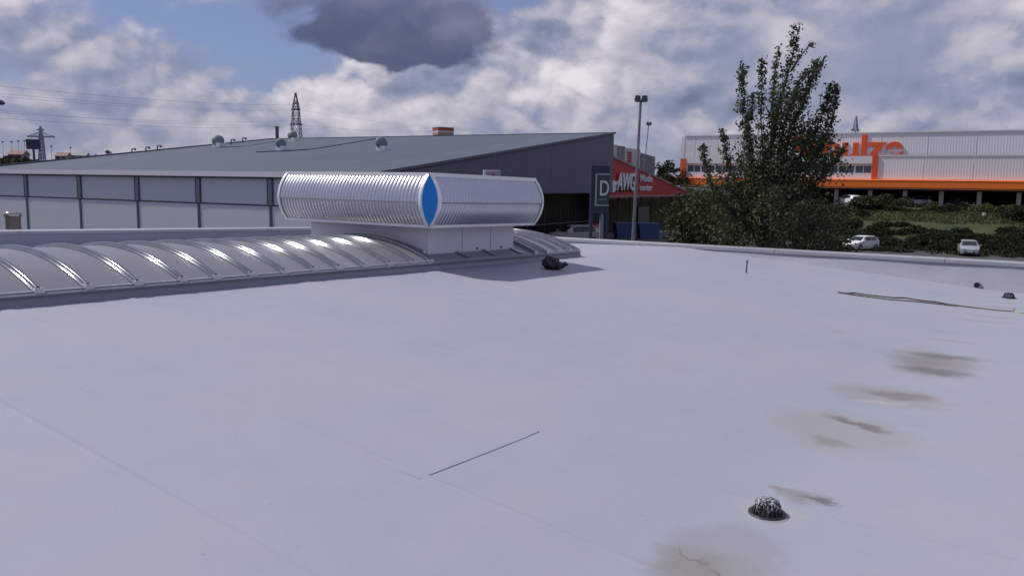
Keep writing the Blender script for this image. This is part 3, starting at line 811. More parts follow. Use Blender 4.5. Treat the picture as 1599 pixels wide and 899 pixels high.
# open dome hatches on that roof
m_dome = worn('greenish_acrylic_dome', (.16, .20, .23), .45, var=.12, scale=2, spec=.3)
def dome(px, py, label, diam, lean):
    x, y = hall_roof_px(px, py); p = hall_w(x, y, ZE+slope*x)
    o = thing('roof_dome_hatch', label, 'roof hatch', p, AWR, 'open dome hatches on the sloping store roof')
    r_ = diam*.33
    MB().box(-r_*.8, r_*.8, -r_*.8, r_*.8, -.1, .32).build('curb', m_gutter, o)
    mb = MB(); mb.lathe([(r_*.86, .0), (r_, .02), (r_, .06), (r_*.9, .12), (r_*.62, .19), (r_*.3, .22), (0, .23)], 24); mb.lathe([(0, .02), (r_*.86, .0)], 24)
    lid = mb.build('dome_lid', m_dome, o); lid.location = (-.1, r_*.15, .55); lid.rotation_euler = (R(lean[0]), R(lean[1]), 0)
    MB().bar((-r_*.5, r_*.5, .3), (-.1, r_*.2, .55), .06, .06).build('stay', m_post, o)
    return o
dome(343, 229, 'leftmost open dome hatch on the sloping grey roof, standing against the sky', 1.75, (40, -60))
dome(441, 234.5, 'open dome hatch at the dark roof crease in front of the lattice pylon foot', 1.35, (55, -55))
dome(459, 220.5, 'open dome hatch at the ridge right before the lattice pylon foot', 1.5, (30, -70))
dome(598, 235, 'rightmost open dome hatch alone on the sloping grey roof', 1.45, (55, -60))
def hook_vent(px, py, label, h):
    x, y = hall_roof_px(px, py); p = hall_w(x, y, ZE+slope*x); h *= .72
    o = thing('gooseneck_vent', label, 'vent pipe', p, AWR, 'small gooseneck vents on the sloping store roof')
    MB().tube([(0, 0, -.05), (0, 0, h*.7), (0, -.1, h*.95), (0, -.3, h), (0, -.45, h*.85)], .06, 8).build('pipe', m_post, o)
    MB().tube([(0, -.42, h*.9), (0, -.52, h*.72)], .11, 8).build('hood', m_post, o)
hook_vent(361, 226, 'left one of two small hooked vents right beside the leftmost dome hatch', .75)
hook_vent(379, 224, 'right one of two small hooked vents right beside the leftmost dome hatch', .8)
hook_vent(246, 235.5, 'dark hooked vent on the left verge line of the sloping roof', .7)
hook_vent(228, 238, 'paler hooked vent left of the dark one on the roof verge', .7)
hook_vent(206, 237, 'small low vent furthest left on the sloping roof verge', .4)
x, y = hall_roof_px(433, 221); p = hall_w(x, y, ZE+slope*x)
hz = at(432, 199.5, p[1])[2]-p[2]
o = thing('flue_pipe', 'thin dark flue pole standing on the roof ridge left of the pylon', 'flue', p)
MB().tube([(0, 0, -.1), (0, 0, hz)], .17, 10).build('pipe', m_post, o)
MB().tube([(0, 0, hz), (0, 0, hz+.12)], .21, 10).build('pipe_cap', m_post, o)

# ------------------------------------------------------------------ red fascia wing
m_red = worn('red_fascia', (.46, .022, .035), .5, var=.08, scale=.5)
m_redtrim = worn('faded_trim', (.30, .22, .20), .6)
m_white = worn('white_letter', (.78, .77, .80), .5, var=.03)
m_lshadow = worn('letter_return_black', (.02, .02, .022), .6)
WY = 1.9
wing = thing('red_fascia_store', 'shop wing with sloping red fascia and white lettering behind the D pylon sign', 'building', hall_w(HD+.2, WY, 0), AWR)
fx0, fx1 = 0.0, 28.6
ztop = lambda x: EYE+3.05+(x/fx1)*(-4.25)
zfb = EYE-1.05
mb = MB(); mb.prism([(fx0, zfb), (fx1, zfb), (fx1, ztop(fx1)+.06), (fx0, ztop(fx0))], 'y', 0, .4); mb.build('fascia', m_red, wing)
mb = MB(); mb.bar((fx0, .15, ztop(fx0)+.06), (fx1+.4, .15, ztop(fx1)+.10), .5, .16); mb.build('coping_trim', m_redtrim, wing)
MB().box(fx0, fx1, -.06, .44, zfb-.15, zfb-.004).build('bottom_trim', m_redtrim, wing)
for i in range(9):
    a, c = fx0+i*3.1, fx0+i*3.1+3.0
    MB().box(a+.05, c, 1.2, 1.25, 1.0, zfb-.4).build('window_pane', m_glass, wing)
    MB().box(c, c+.15, 1.15, 1.3, .8, zfb-.2).build('mullion', m_mull, wing)
MB().box(14.2, 17.2, 1.05, 1.12, .8, 4.2).build('entrance_frame', worn('entrance_grey', (.10, .10, .10), .6), wing)
MB().box(0, fx1, 1.3, 9, zfb-.35, zfb-.16).build('wing_roof', m_gable, wing)
MB().box(0, fx1, 1.32, 1.5, .5, zfb-.36).build('wing_wall', m_gable, wing)
def fx(px, py):
    """fascia coordinate seen at a photo pixel"""
    d = ray(px, py); n_ = np.array([AWY[0], AWY[1]]); p0 = hall_w(HD+.2, WY, 0)[:2]
    tt = (p0@n_)/(d[:2]@n_); q = tt*d[:2]-p0
    return q@AWX, EYE+tt*d[2]
def wing_text(name, body, pl, pr, pb, ptop, bold, shear, mat, dy, ref='A'):
    x0, z0 = fx(pl, pb); x1, z1 = fx(pr, pb); _, zt_ = fx((pl+pr)/2, ptop); _, zb_ = fx((pl+pr)/2, pb)
    size = (zt_-zb_)/.70
    o = text_part(name, body, mat, size, .06, wing, bold, shear, 1.0, (x0, dy, zb_), (R(90), 0, 0))
    w = max(v.co.x for v in o.data.vertices)-min(v.co.x for v in o.data.vertices)
    o.scale = ((x1-x0)/w, 1, 1); return o
wing_text('letters_shadow', 'AWG', 961.5, 991, 298.5, 272, .05, .22, m_lshadow, -.08)
wing_text('letters', 'AWG', 960, 989, 296.5, 270.5, .05, .22, m_white, -.2)
wing_text('small_letters', 'Mode', 998, 1016.5, 284, 272.5, .008, 0, m_white, -.08)
wing_text('small_letters', 'center', 997.5, 1016.5, 297.5, 287.5, .008, 0, m_white, -.08)
x0, z0 = fx(955.5, 291)
mb = MB(); mb.tube([(x0, -.1, z0), (x0, -.2, z0)], .55, 16); mb.build('swash_dot', m_white, wing)
x1, z1 = fx(966, 281)
mb = MB(); mb.bar((x0+.1, -.16, z0+.1), (x1, -.16, z1), .06, .32, (0, 1, 0)); mb.build('swash', m_white, wing)

# ------------------------------------------------------------------ D pylon sign
m_navy = worn('navy_sign_casing', (.030, .042, .078), .45, var=.06)
m_dgreen = worn('dark_green_sign_face', (.045, .075, .075), .45, var=.06)
m_pale = worn('pale_sign_line', (.42, .45, .47), .5)
DS = 50.0
pc = at(936.5, 300, DS)
sign = thing('pylon_sign', 'tall navy pylon sign with framed white letter D standing before the grey store', 'sign', (pc[0], pc[1], zg(pc[0], pc[1])), R(6))
zs0 = zg(pc[0], pc[1])
zz = lambda py: at(936, py, DS)[2]-zs0
xx = lambda px: xat(px, DS)-pc[0]
MB().box(xx(922), xx(951), -.18, .18, zz(333), zz(259)).build('casing', m_navy, sign)
MB().box(xx(922), xx(926), -.15, .15, 0, zz(333)-.002).build('leg', m_navy, sign)
MB().box(xx(945.5), xx(950.5), -.15, .15, 0, zz(333)-.002).build('leg', m_navy, sign)
MB().box(xx(938.5), xx(943.5), -.12, .12, 0, zz(333)-.002).build('leg', worn('grey_leg', (.25, .26, .30), .5), sign)
MB().box(xx(930), xx(950.4), -.20, -.178, zz(321), zz(272)).build('sign_face', m_dgreen, sign)
mb = MB()
mb.box(xx(928.5), xx(931), -.225, -.182, zz(321.5), zz(271)); mb.box(xx(931), xx(950.6), -.225, -.203, zz(273.2), zz(271)); mb.box(xx(931), xx(950.6), -.225, -.203, zz(321.5), zz(319.6))
mb.build('sign_border', m_pale, sign)
o = text_part('letter', 'D', m_white, (zz(281.5)-zz(305))/.70, .012, sign, .012, 0, .66, (xx(934.6), -.215, zz(305)), (R(90), 0, 0))
mb = MB()
for i in range(7): mb.box(xx(934.3+i*1.9), xx(935.8+i*1.9), -.214, -.2005, zz(312.5), zz(310))
mb.build('small_print', worn('teal_print', (.16, .28, .27), .5), sign)

# small white box sign over the ventilator
o = thing('box_sign', 'small white box sign with dark red mark peeking above the ventilator', 'sign', at(767.5, 285, 40)*np.array([1, 1, 0])+np.array([0, 0, 1.9]), R(8))
zs = lambda py: at(767, py, 40)[2]-1.9
xs2 = lambda px: xat(px, 40)-xat(767.5, 40)
MB().box(xs2(754.5), xs2(781), -.1, .1, zs(286), zs(265.5)).build('box', m_white, o)
MB().box(xs2(758), xs2(780.6), -.112, -.102, zs(285), zs(267)).build('face', worn('pinkish_sign_face', (.42, .33, .37), .5), o)
mb = MB(); mb.prism([(xs2(766), zs(284)), (xs2(766), zs(276)), (xs2(769), zs(271)), (xs2(772), zs(273)), (xs2(777), zs(276)), (xs2(777), zs(284))], 'y', -.125, -.114); mb.build('red_mark', worn('maroon_mark', (.22, .03, .05), .5), o)
MB().box(-.06, .06, -.06, .06, 0, zs(286)-.002).build('post', m_post, o)

# ------------------------------------------------------------------ flood lamps
m_galv = worn('galvanised_pole', (.22, .23, .26), .45, .5, var=.1)
def flood_mast(px_top, py_top, depth, px_base, r_, label, headw, group=None):
    top = at(px_top, py_top, depth); bx = xat(px_base, depth)
    z0 = zg(bx, depth)
    o = thing('flood_lamp_post', label, 'lamp post', (bx, depth, z0), 0, group)
    L = np.array([top[0]-bx, 0, top[2]-z0])
    MB().tube([(0, 0, 0), L*.5, L], [r_*1.25, r_, r_*.8], 12).build('pole', m_galv, o)
    MB().bar(L+np.array([-headw*.35, 0, 0]), L+np.array([headw*.35, 0, 0]), .07, .07).build('cross_arm', m_post, o)
    for s in (-1, 1):
        c = L+np.array([s*headw*.27, -.08, .12])
        mb = MB(); w, d, h = headw*.24, .16, .16
        mb.add([c+np.array(q) for q in ((-w, -d, -h), (w, -d, -h), (w, d, -h*.6), (-w, d, -h*.6), (-w*.85, -d*.8, h), (w*.85, -d*.8, h), (w*.8, d*.7, h*.5), (-w*.8, d*.7, h*.5))],
               [(0, 3, 2, 1), (4, 5, 6, 7), (0, 1, 5, 4), (1, 2, 6, 5), (2, 3, 7, 6), (3, 0, 4, 7)])
        fl = mb.build('floodlight', m_post, o)
        MB().box(c[0]-w*.8, c[0]+w*.8, c[1]-d*.9, c[1]+d*.6, c[2]-h-.02, c[2]-h-.004).build('lamp_glass', m_dome, fl)
    return o
flood_mast(1000.5, 158, 46, 990.5, .085, 'tall grey flood lamp post with twin dark heads before the red fascia', .68, 'flood lamp posts')
o = flood_mast(1013, 195, 92, 998, .06, 'slim leaning flood lamp post further back beside the taller twin lamp', .55, 'flood lamp posts')
# lamp head reaching in from the left
hd = at(-2, 161, 42)
o = thing('street_lamp', 'dark street lamp head poking in at the left picture edge', 'lamp post', (hd[0]-1.5, 42, 1.9))
L = hd[2]-1.9
MB().tube([(0, 0, 0), (0, 0, L*.9), (.15, 0, L-.12), (.6, 0, L), (1.2, 0, L)], [.09, .07, .06, .05, .05], 10).build('pole', m_galv, o)
mb = MB(); mb.tube([(1.1, 0, L), (1.3, 0, L+.03), (1.65, 0, L+.02), (1.79, 0, L-.03)], [.06, .13, .13, .05], 10); mb.build('lamp_head', m_post, o)

# ------------------------------------------------------------------ retail box behind with upright red sign
m_gwhite = worn('pale_cladding', (.52, .52, .54), .55, var=.05, streak=.05)
m_gmid = worn('mid_grey_cladding', (.22, .225, .235), .55, var=.05, streak=.05)
m_gdark = worn('slate_cladding', (.16, .175, .215), .55, var=.05)
p0 = at(944, 224, 105)
box = thing('retail_box_store', 'white and grey box store with upright red sign behind the red fascia', 'building', (p0[0], p0[1], 0), AWR)
ht = p0[2]
def bx_px(px):
    d = ray(px, 260)[:2]; q0 = p0[:2]; n_ = AWY
    tt = (q0@n_)/(d@n_); return (tt*d-q0)@AWX
c1, c2, c3, c4, c5 = bx_px(944), bx_px(963), bx_px(975), bx_px(999.5), bx_px(1022)
dz = -.045
MB().box(c1-8, c2-.02, 0, .3, 0, ht).build('wall_panel', m_gwhite, box)
MB().box(c2+.02, c3-.02, -.03, .3, 0, ht-.08).build('wall_panel', m_gmid, box)
MB().box(c3+.02, c4-.02, 0, .3, 0, ht-.25).build('wall_panel', m_gwhite, box)
mb = MB(); mb.prism([(c4+.02, 0), (c5, 0), (c5, ht-1.05), (c4+.02, ht-.7)], 'y', -.05, .3); mb.build('wall_panel', m_gdark, box)
MB().box(c1-8, c5-2, .31, 7, 0, ht-1.2).build('store_body', m_gmid, box)
mb = MB()
xa, xb = bx_px(979), bx_px(985.5)
zA, zB = at(982, 235, 110)[2], at(982, 253, 110)[2]
for i in range(4):                     # four upright strokes groups, too small to read in the photo
    z0 = zB+(zA-zB)*i/4; z1 = z0+(zA-zB)/4*.8
    mb.box(xa, xb, -.05, -.005, z0, z0+.09); mb.box(xa, xb, -.05, -.005, z1-.09, z1); mb.box(xa+(xb-xa)*.0, xa+(xb-xa)*.22, -.05, -.005, z0+.09, z1-.09)
    mb.box(xa, xb, -.05, -.005, (z0+z1)/2-.045, (z0+z1)/2+.045)
mb.build('upright_red_lettering', m_red, box)

# ------------------------------------------------------------------ big white and orange building
m_wcor = worn('white_trapezoid_sheet', (.82, .80, .835), .5, var=.05, scale=.3, streak=.05)
m_wht = worn('white_fascia', (.82, .805, .84), .5, var=.04, streak=.03)
m_org = worn('orange_band', (.90, .19, .02), .5, var=.06, scale=.3)
m_orgl = worn('orange_letter', (.80, .11, .02), .5, var=.05)
m_win = worn('office_window_glass', (.12, .13, .15), .12, var=.3, scale=.5, spec=.6)
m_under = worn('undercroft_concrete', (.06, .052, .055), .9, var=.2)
m_col = worn('concrete_column', (.33, .31, .32), .8, var=.12)
sch = thing('department_store', 'large white furniture store with orange band, orange lettering and open parking deck', 'building', (SCQ[0], SCQ[1], 0), SCROT)
S0, S1 = -40.0, 45.9
SPL = 18.2                                  # where the corrugated right block meets the windowed left block
E_ = EYE
def sx(px, py, yoff):
    d = ray(px, py); q0 = SCQ+SCF*yoff; tt = (q0@SCF)/(d[:2]@SCF); return ((tt*d[:2])-SCQ)@SCW, E_+tt*d[2]
UPX = sx(1069, 240, -3.2)[0]
def corrugated(x0, x1, y, z0, z1, pitch, depth, name, mat):
    mb = MB(); n = max(1, int((x1-x0)/pitch)); pr = []
    for i in range(n):
        a = x0+(x1-x0)*i/n; p_ = (x1-x0)/n
        pr += [(a, y), (a+p_*.35, y), (a+p_*.5, y-depth), (a+p_*.85, y-depth)]
    pr.append((x1, y))
    k = len(pr); mb.add([(a, b_, z) for z in (z0, z1) for a, b_ in pr], [(i, i+1, i+1+k, i+k) for i in range(k-1)])
    return mb.build(name, mat, sch)
xw = S0
while xw < SPL-.5:                          # lower right wall, sheet by sheet
    x2 = min(xw+5.8, SPL-.38); corrugated(xw+.02, x2-.02, 0, E_+1.22, E_+4.25, .33, .008, 'wall_sheet', m_wcor); xw = x2
MB().box(S0, SPL-.36, -.3, .06, E_+4.25, E_+4.44).build('wall_cap', m_wht, sch)
xw = S0
while xw < UPX:                            # upper set-back wall
    x2 = min(xw+5.8, UPX); corrugated(xw+.02, x2-.02, -3.2, E_+3.2, E_+7.55, .33, .008, 'upper_wall_sheet', m_wcor); xw = x2
MB().box(S0, UPX+.1, -3.6, -3.1, E_+7.55, E_+7.72).build('upper_wall_cap', m_wht, sch)
MB().box(UPX+.02, UPX+.55, -9.0, -3.17, E_+3.5, E_+7.5).build('upper_corner_block', m_wht, sch)
mb = MB(); mb.box(UPX-1.6, UPX-1.38, -3.2, -3.185, E_+3.5, E_+7.52); mb.box(UPX-4.0, UPX-3.8, -3.2, -3.185, E_+3.5, E_+7.52); mb.build('corner_joint', m_wht, sch)
MB().box(SPL-.36, SPL+.36, -.3, .16, E_+1.20, E_+4.38).build('orange_pier', m_orgl, sch)
MB().box(S1-.9, S1, -.3, .16, E_+1.20, E_+4.0).build('orange_pier', m_orgl, sch)
# left block: parapet slab, ribbon windows, sill band
MB().box(SPL+.37, S1-.91, -.6, .10, E_+3.28, E_+4.30).build('parapet_slab', m_wht, sch)
MB().box(SPL+.37, S1-.91, -.6, .04, E_+1.20, E_+1.95).build('sill_band', m_wht, sch)
nw = 12
for i in range(nw):
    a = SPL+.4+(S1-.95-SPL-.4)*i/nw; c = SPL+.4+(S1-.95-SPL-.4)*(i+1)/nw
    fr = MB(); fr.box(a, a+.10, -.46, -.30, E_+1.95, E_+3.28); fr.box(c-.10, c, -.46, -.30, E_+1.95, E_+3.28)
    fr.box(a+.10, c-.10, -.46, -.30, E_+1.95, E_+2.03); fr.box(a+.10, c-.10, -.46, -.30, E_+2.98, E_+3.28)
    fo = fr.build('window', m_wht, sch)
    MB().box(a+.10, c-.10, -.42, -.40, E_+2.03, E_+2.98).build('pane', m_win, fo)
    MB().box((a+c)/2-.04, (a+c)/2+.04, -.44, -.36, E_+2.03, E_+2.98).build('mullion', m_wht, fo)
# orange fascia: lower rolled edge and lip
mb = MB(); mb.prism([(0.0, E_+1.18), (.55, E_+1.14), (.72, E_+.98), (.72, E_+.12), (.60, E_-.06), (-.2, E_-.06), (-.2, E_+1.18)], 'x', S0, S1+2.2); mb.build('orange_fascia', m_org, sch)
MB().box(S0, S1+2.25, .60, .76, E_+1.0, E_+1.06).build('fascia_lip', m_orgl, sch)
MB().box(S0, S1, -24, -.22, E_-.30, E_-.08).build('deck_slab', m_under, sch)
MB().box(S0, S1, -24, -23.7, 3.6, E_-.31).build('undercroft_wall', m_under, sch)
MB().box(S0, S1, -24, -3.65, E_+1.0, E_+7.4).build('store_body', m_wcor, sch)
for i in range(-8, 10):
    x = 1.1+4.38*i
    MB().box(x-.26, x+.26, -.75, -.23, 3.7, E_-.085).build('column', m_col, sch)
def sx(px, py, yoff):
    d = ray(px, py); q0 = SCQ+SCF*yoff; tt = (q0@SCF)/(d[:2]@SCF); return ((tt*d[:2])-SCQ)@SCW, E_+tt*d[2]
xl, zl = sx(1233, 246, -3.1); xr, _ = sx(1409, 247, -3.1)
_, ztl = sx(1350, 209.5, -3.1); _, zbl = sx(1350, 246.5, -3.1)
o = text_part('orange_lettering', 'Schulze', m_orgl, (ztl-zbl)/.73, .06, sch, .13, 0, 1.0, (xl, -3.12, zbl), (R(90), 0, R(180)))
w = max(v.co.x for v in o.data.vertices)-min(v.co.x for v in o.data.vertices)
o.scale = ((xl-xr)/w, 1, 1)

# ------------------------------------------------------------------ cars
m_tyre = worn('tyre', (.02, .02, .02), .8); m_rim = worn('wheel_rim', (.45, .45, .47), .35, .7)
m_cglass = worn('car_glass', (.02, .024, .03), .06, spec=.7)
m_lamp = worn('lamp_lens', (.75, .76, .78), .15); m_tail = worn('tail_lens', (.35, .02, .02), .25)
def car(px, depth, rot, label, paint, gz=None, x=None):
    x = xat(px, depth) if x is None else x
    z = zg(x, depth) if gz is None else gz
    o = thing('parked_car', label, 'car', (x, depth, z), rot, 'parked cars beyond the roof')
    # stations: x, underside, shoulder height, top height, half width at shoulder, half width at top
    st = [(-2.05, .45, .78, .80, .70, .66), (-1.98, .30, .92, .95, .80, .74), (-1.80, .24, .98, 1.30, .85, .58), (-1.45, .20, .98, 1.46, .88, .62), (-.3, .18, .96, 1.50, .89, .64),
          (.35, .18, .94, 1.44, .89, .63), (1.05, .18, .93, 1.00, .88, .74), (1.55, .20, .86, .90, .86, .66), (1.95, .25, .70, .76, .78, .60), (2.08, .36, .58, .62, .62, .5)]
    mb = MB(); vs = []; n = 10
    for (sx_, zb, zs_, zt_, wb, wt_) in st:
        zm = zb+.28
        for (yy, z_) in ((-wb*.9, zb), (-wb*1.0, zm), (-wb, zs_), (-wt_, zt_-.03), (-wt_*.6, zt_), (wt_*.6, zt_), (wt_, zt_-.03), (wb, zs_), (wb*1.0, zm), (wb*.9, zb)): vs.append((sx_, yy, z_))
    fs = [(i*n+k, i*n+(k+1) % n, (i+1)*n+(k+1) % n, (i+1)*n+k) for i in range(len(st)-1) for k in range(n)]
    fs += [tuple(range(n-1, -1, -1)), tuple(range((len(st)-1)*n, len(st)*n))]
    mb.add(vs, fs, False); mb.build('body', paint, o)
    def lerp_win(a, c, lo, hi, nm, off=.012):
        for s in (-1, 1):
            A, C = np.array(st[a]), np.array(st[c]); q = []
            for S_, k in ((A, lo), (C, lo), (C, hi), (A, hi)):
                q.append((S_[0], s*(S_[4]+(S_[5]-S_[4])*k+off), S_[2]+(S_[3]-.03-S_[2])*k+.004))
            mb = MB(); mb.add(q, [(0, 1, 2, 3) if s < 0 else (3, 2, 1, 0)]); mb.build(nm, m_cglass, o)
    lerp_win(3, 4, .10, .88, 'side_window'); lerp_win(4, 5, .10, .88, 'side_window')
    A, C = np.array(st[5]), np.array(st[6])
    mb = MB(); mb.add([(C[0]-.02, -C[5]*.92, C[3]+.02), (C[0]-.02, C[5]*.92, C[3]+.02), (A[0]+.05, A[5]*.92, A[3]-.03), (A[0]+.05, -A[5]*.92, A[3]-.03)], [(0, 1, 2, 3)]); mb.build('windscreen', m_cglass, o)
    A, C = np.array(st[1]), np.array(st[2])
    mb = MB(); mb.add([(A[0]-.012+.02, A[5]*.88, A[3]+.03), (A[0]-.012+.02, -A[5]*.88, A[3]+.03), (C[0]-.025, -C[5]*.88, C[3]-.04), (C[0]-.025, C[5]*.88, C[3]-.04)], [(0, 1, 2, 3)]); mb.build('rear_window', m_cglass, o)
    for wx in (-1.28, 1.28):
        for s in (-1, 1):
            mb = MB(); mb.tube([(wx, s*.72, .32), (wx, s*.90, .32)], .32, 18); wh = mb.build('wheel', m_tyre, o)
            MB().tube([(wx, s*.88, .32), (wx, s*.912, .32)], .20, 12).build('rim', m_rim, wh)
    for s in (-1, 1):
        MB().box(1.90, 2.03, s*.52-.16, s*.52+.16, .60, .74).build('headlight', m_lamp, o)
        MB().box(-2.06, -1.96, s*.66-.10, s*.66+.10, .74, .96).build('tail_light', m_tail, o)
        MB().box(.80, .98, s*.96-.09, s*.96+.09, .98, 1.12).build('wing_mirror', paint, o)
    MB().box(2.0, 2.11, -.45, .45, .36, .50).build('grille', m_post, o)
    MB().box(2.112, 2.122, -.26, .26, .42, .53).build('number_plate', m_white, o)
    MB().box(-2.075, -2.055, -.26, .26, .58, .69).build('number_plate', m_white, o)
    return o
cp_silver = worn('silver_paint', (.50, .52, .56), .28, .55, var=.04); cp_white = worn('white_paint', (.72, .72, .74), .3, var=.03)
cp_white_shaded = worn('shaded_white_paint', (.33, .33, .33), .4); cp_red = worn('red_paint', (.30, .02, .03), .3, var=.04); cp_dark = worn('dark_paint', (.045, .045, .05), .3, var=.04); cp_blue = worn('blue_paint', (.02, .045, .16), .35)  # the dull white is white paint darkened for a car standing in shade
car(1521, 83, R(-115), 'silver car parked below the dark bank, seen from its front', cp_silver)
car(1351, 88, R(212), 'white hatchback parked below the bank just above the coping', cp_white)
car(897, 63, R(200), 'white car half hidden before the dark store windows', cp_white_shaded)
car(930, 66, R(75), 'dark red car partly behind the D pylon sign', cp_red)
def deck_car(px, q, rot, label, paint):
    d = ray(px, 300)[:2]; q0 = SCQ+SCF*q; tt = (q0@SCF)/(d@SCF); p_ = tt*d
    o = car(0, p_[1], rot, label, paint, 4.02, p_[0]); return o
deck_car(1327, -.5, R(100), 'pale car by the store pillars left of the round bush', cp_white)
deck_car(1430, -3.5, R(170), 'silver car half hidden behind the low hedge under the store', cp_silver)
deck_car(1500, -2.5, R(-80), 'dark car with a gleam parked between the store columns', cp_dark)
# blue skips by the entrance
for px, lab in ((978, 'blue container left of the lamp pole by the red fascia shop'), (1014, 'blue container right of the lamp pole by the red fascia shop')):
    xq = xat(px, 72)
    o = thing('blue_container', lab, 'container', (xq, 72, zg(xq, 72)), R(12), 'blue containers before the red fascia shop')
    mb = MB(); mb.prism([(-.8, .0), (.8, .0), (.95, 1.15), (-.95, 1.15)], 'y', -.5, .5); mb.build('bin', cp_blue, o)
    mb = MB(); mb.prism([(-.98, 1.152), (.98, 1.152), (.9, 1.32), (-.9, 1.32)], 'y', -.54, .54); mb.build('lid', cp_blue, o)

# ------------------------------------------------------------------ vegetation
def leaf_cloud(n, fn, la, lb, flat=.2):
    C = fn(n); A, B = rand_axes(len(C), la, lb, flat); return C, A, B
def shell(n, k=.55):
    d = RNG.normal(size=(n, 3)); d /= np.linalg.norm(d, axis=1)[:, None]; d[:, 2] = np.abs(d[:, 2])*1.0
    r_ = RNG.uniform(k, 1.0, (n, 1))**.6
    lum = 1+.22*np.sin(d[:, :1]*5+1)*np.sin(d[:, 1:2]*6+2)+.14*np.sin(d[:, 2:3]*9)
    return d*r_*lum
BUSH_ME = {}
def bush_mesh(kind, mat, n=1500, leaf=.085):
    if (kind, mat.name) not in BUSH_ME:
        c = []
        for j in range(7):
            o_ = RNG.uniform(-.62, .62, 3); o_[2] = RNG.uniform(.0, .42); s = RNG.uniform(.36, .62)
            c.append(shell(n//7)*s*np.array([1, 1, .95])+o_)
        C = np.concatenate(c); C[:, 2] = np.abs(C[:, 2]); A, B = rand_axes(len(C), leaf, leaf*.7, .2)
        BUSH_ME[(kind, mat.name)] = quads_mesh('foliage', C, A, B, mat)
    return BUSH_ME[(kind, mat.name)]
m_core = worn('stems', (.03, .028, .02), .9)
STEM = MB()
for k in range(7):
    a = k*2*math.pi/7; STEM.tube([(0, 0, -.1), (.15*math.cos(a), .15*math.sin(a), .3), (.45*math.cos(a), .45*math.sin(a), .7)], [.035, .025, .008], 5)
stem_me = STEM.mesh('stems', m_core)
def bush(name, label, loc, scale, mat, kind, group=None, cat='bush'):
    o = thing(name, label, cat, loc, RNG.uniform(0, 6.28), group)
    f = link('foliage', bush_mesh(kind, mat), o); f['kind'] = 'stuff'; f.scale = scale
    s = link('stems', stem_me, o); s.scale = scale
    return o
def bank_px(px, q):
    d = ray(px, 320)[:2]; q0 = SCQ+SCF*q; tt = (q0@SCF)/(d@SCF); s = ((tt*d)-SCQ)@SCW
    return bank(s, q)
# row of bushes before the parking deck
for px, q, sc, mt, kd, lab in (
        (1372, 9.5, (2.9, 1.6, 2.1), m_bush, 1, 'large round dark bush left of the pale deck car'), (1398, 8.8, (2.3, 1.5, 2.0), m_bush, 2, 'second dark bush joined to the large round one'),
        (1345, 8.6, (1.7, 1.4, 1.5), m_scrub, 3, 'low dark bush beside the tree under the orange band'),
        (1402, 10.8, (1.7, 1.2, 1.0), m_bush, 4, 'low rounded bush in front of the large dark bush'),
        (1448, 9.2, (1.4, 1.0, 1.15), m_olive, 1, 'olive clipped bush at left end of the low hedge'), (1472, 9.0, (1.7, 1.1, 1.2), m_bush, 3, 'dark clipped bush at the foot of first column'),
        (1495, 8.8, (1.5, 1.1, 1.0), m_scrub, 4, 'dark bush before the deck car between the columns'), (1530, 9.2, (1.6, 1.0, 1.1), m_olive, 2, 'olive clipped bush below the second column'),
        (1552, 9.2, (1.6, 1.1, 1.15), m_olive, 4, 'olive clipped bush right of the second column'), (1576, 9.4, (1.6, 1.1, 1.1), m_scrub, 1, 'dark clipped bush left of the last column'),
        (1602, 10, (2.0, 1.4, 1.25), m_bush, 2, 'bush at the right picture edge under the deck')):
    p = bank_px(px, q); bush('shrub', lab, p-np.array([0, 0, .1]), sc, mt, kd, 'shrubs before the parking deck')
THK = []
def tall(px, q, h, w):
    """one clump of the thicket that covers the lower bank (it reads as one dark mass)"""
    p = bank_px(px, q)-np.array([0, 0, .25]); n = 1100; c = []
    for j in range(7):
        o_ = RNG.uniform(-.62, .62, 3); o_[2] = RNG.uniform(.0, .42); c.append(shell(n//7)*RNG.uniform(.36, .62)+o_)
    C = np.concatenate(c); C[:, 2] = np.abs(C[:, 2]); THK.append(C*np.array([w, w*.8, h])+p)
k = 0
while k < 165:
    px, q = RNG.uniform(1275, 1640), 16.2+13.8*RNG.uniform()**.9
    if q > 23.5 and (1500 < px < 1545 or 1325 < px < 1380): continue
    tall(px, q, RNG.uniform(.55, 1.15)*(.75 if q < 18 else 1.0), RNG.uniform(1.0, 1.9)); k += 1
for px, q, h, w in ((1598, 13.5, 2.3, 1.7), (1580, 13, 1.6, 1.2), (1340, 13, 1.0, 1.4), (1318, 12, 1.3, 1.6)): tall(px, q, h, w)
C = np.concatenate(THK); A, B = rand_axes(len(C), .10, .075, .2)
tag(link('scrub_thicket', quads_mesh('scrub_thicket', C, A, B, m_scrub)), 'dark tangled scrub covering the lower bank behind the parked cars', 'scrub', kind='stuff')
# rough grass on the upper bank
n = 9000
C = np.array([bank(s, q) for s, q in zip(RNG.uniform(-5, 30, n), RNG.uniform(9, 15.5, n))]); C[:, 2] += .07
A = np.zeros((n, 3)); A[:, 2] = RNG.uniform(.05, .16, n); A[:, :2] = RNG.normal(size=(n, 2))*.04
B = np.zeros((n, 3)); B[:, :2] = RNG.normal(size=(n, 2))*.06
m_blade = foliage_mat('grass_blades', (.045, .062, .026), (.075, .088, .038))
tag(link('tall_grass', quads_mesh('tall_grass', C, A, B, m_blade)), 'rough grass growing on the upper bank', 'grass', kind='stuff')
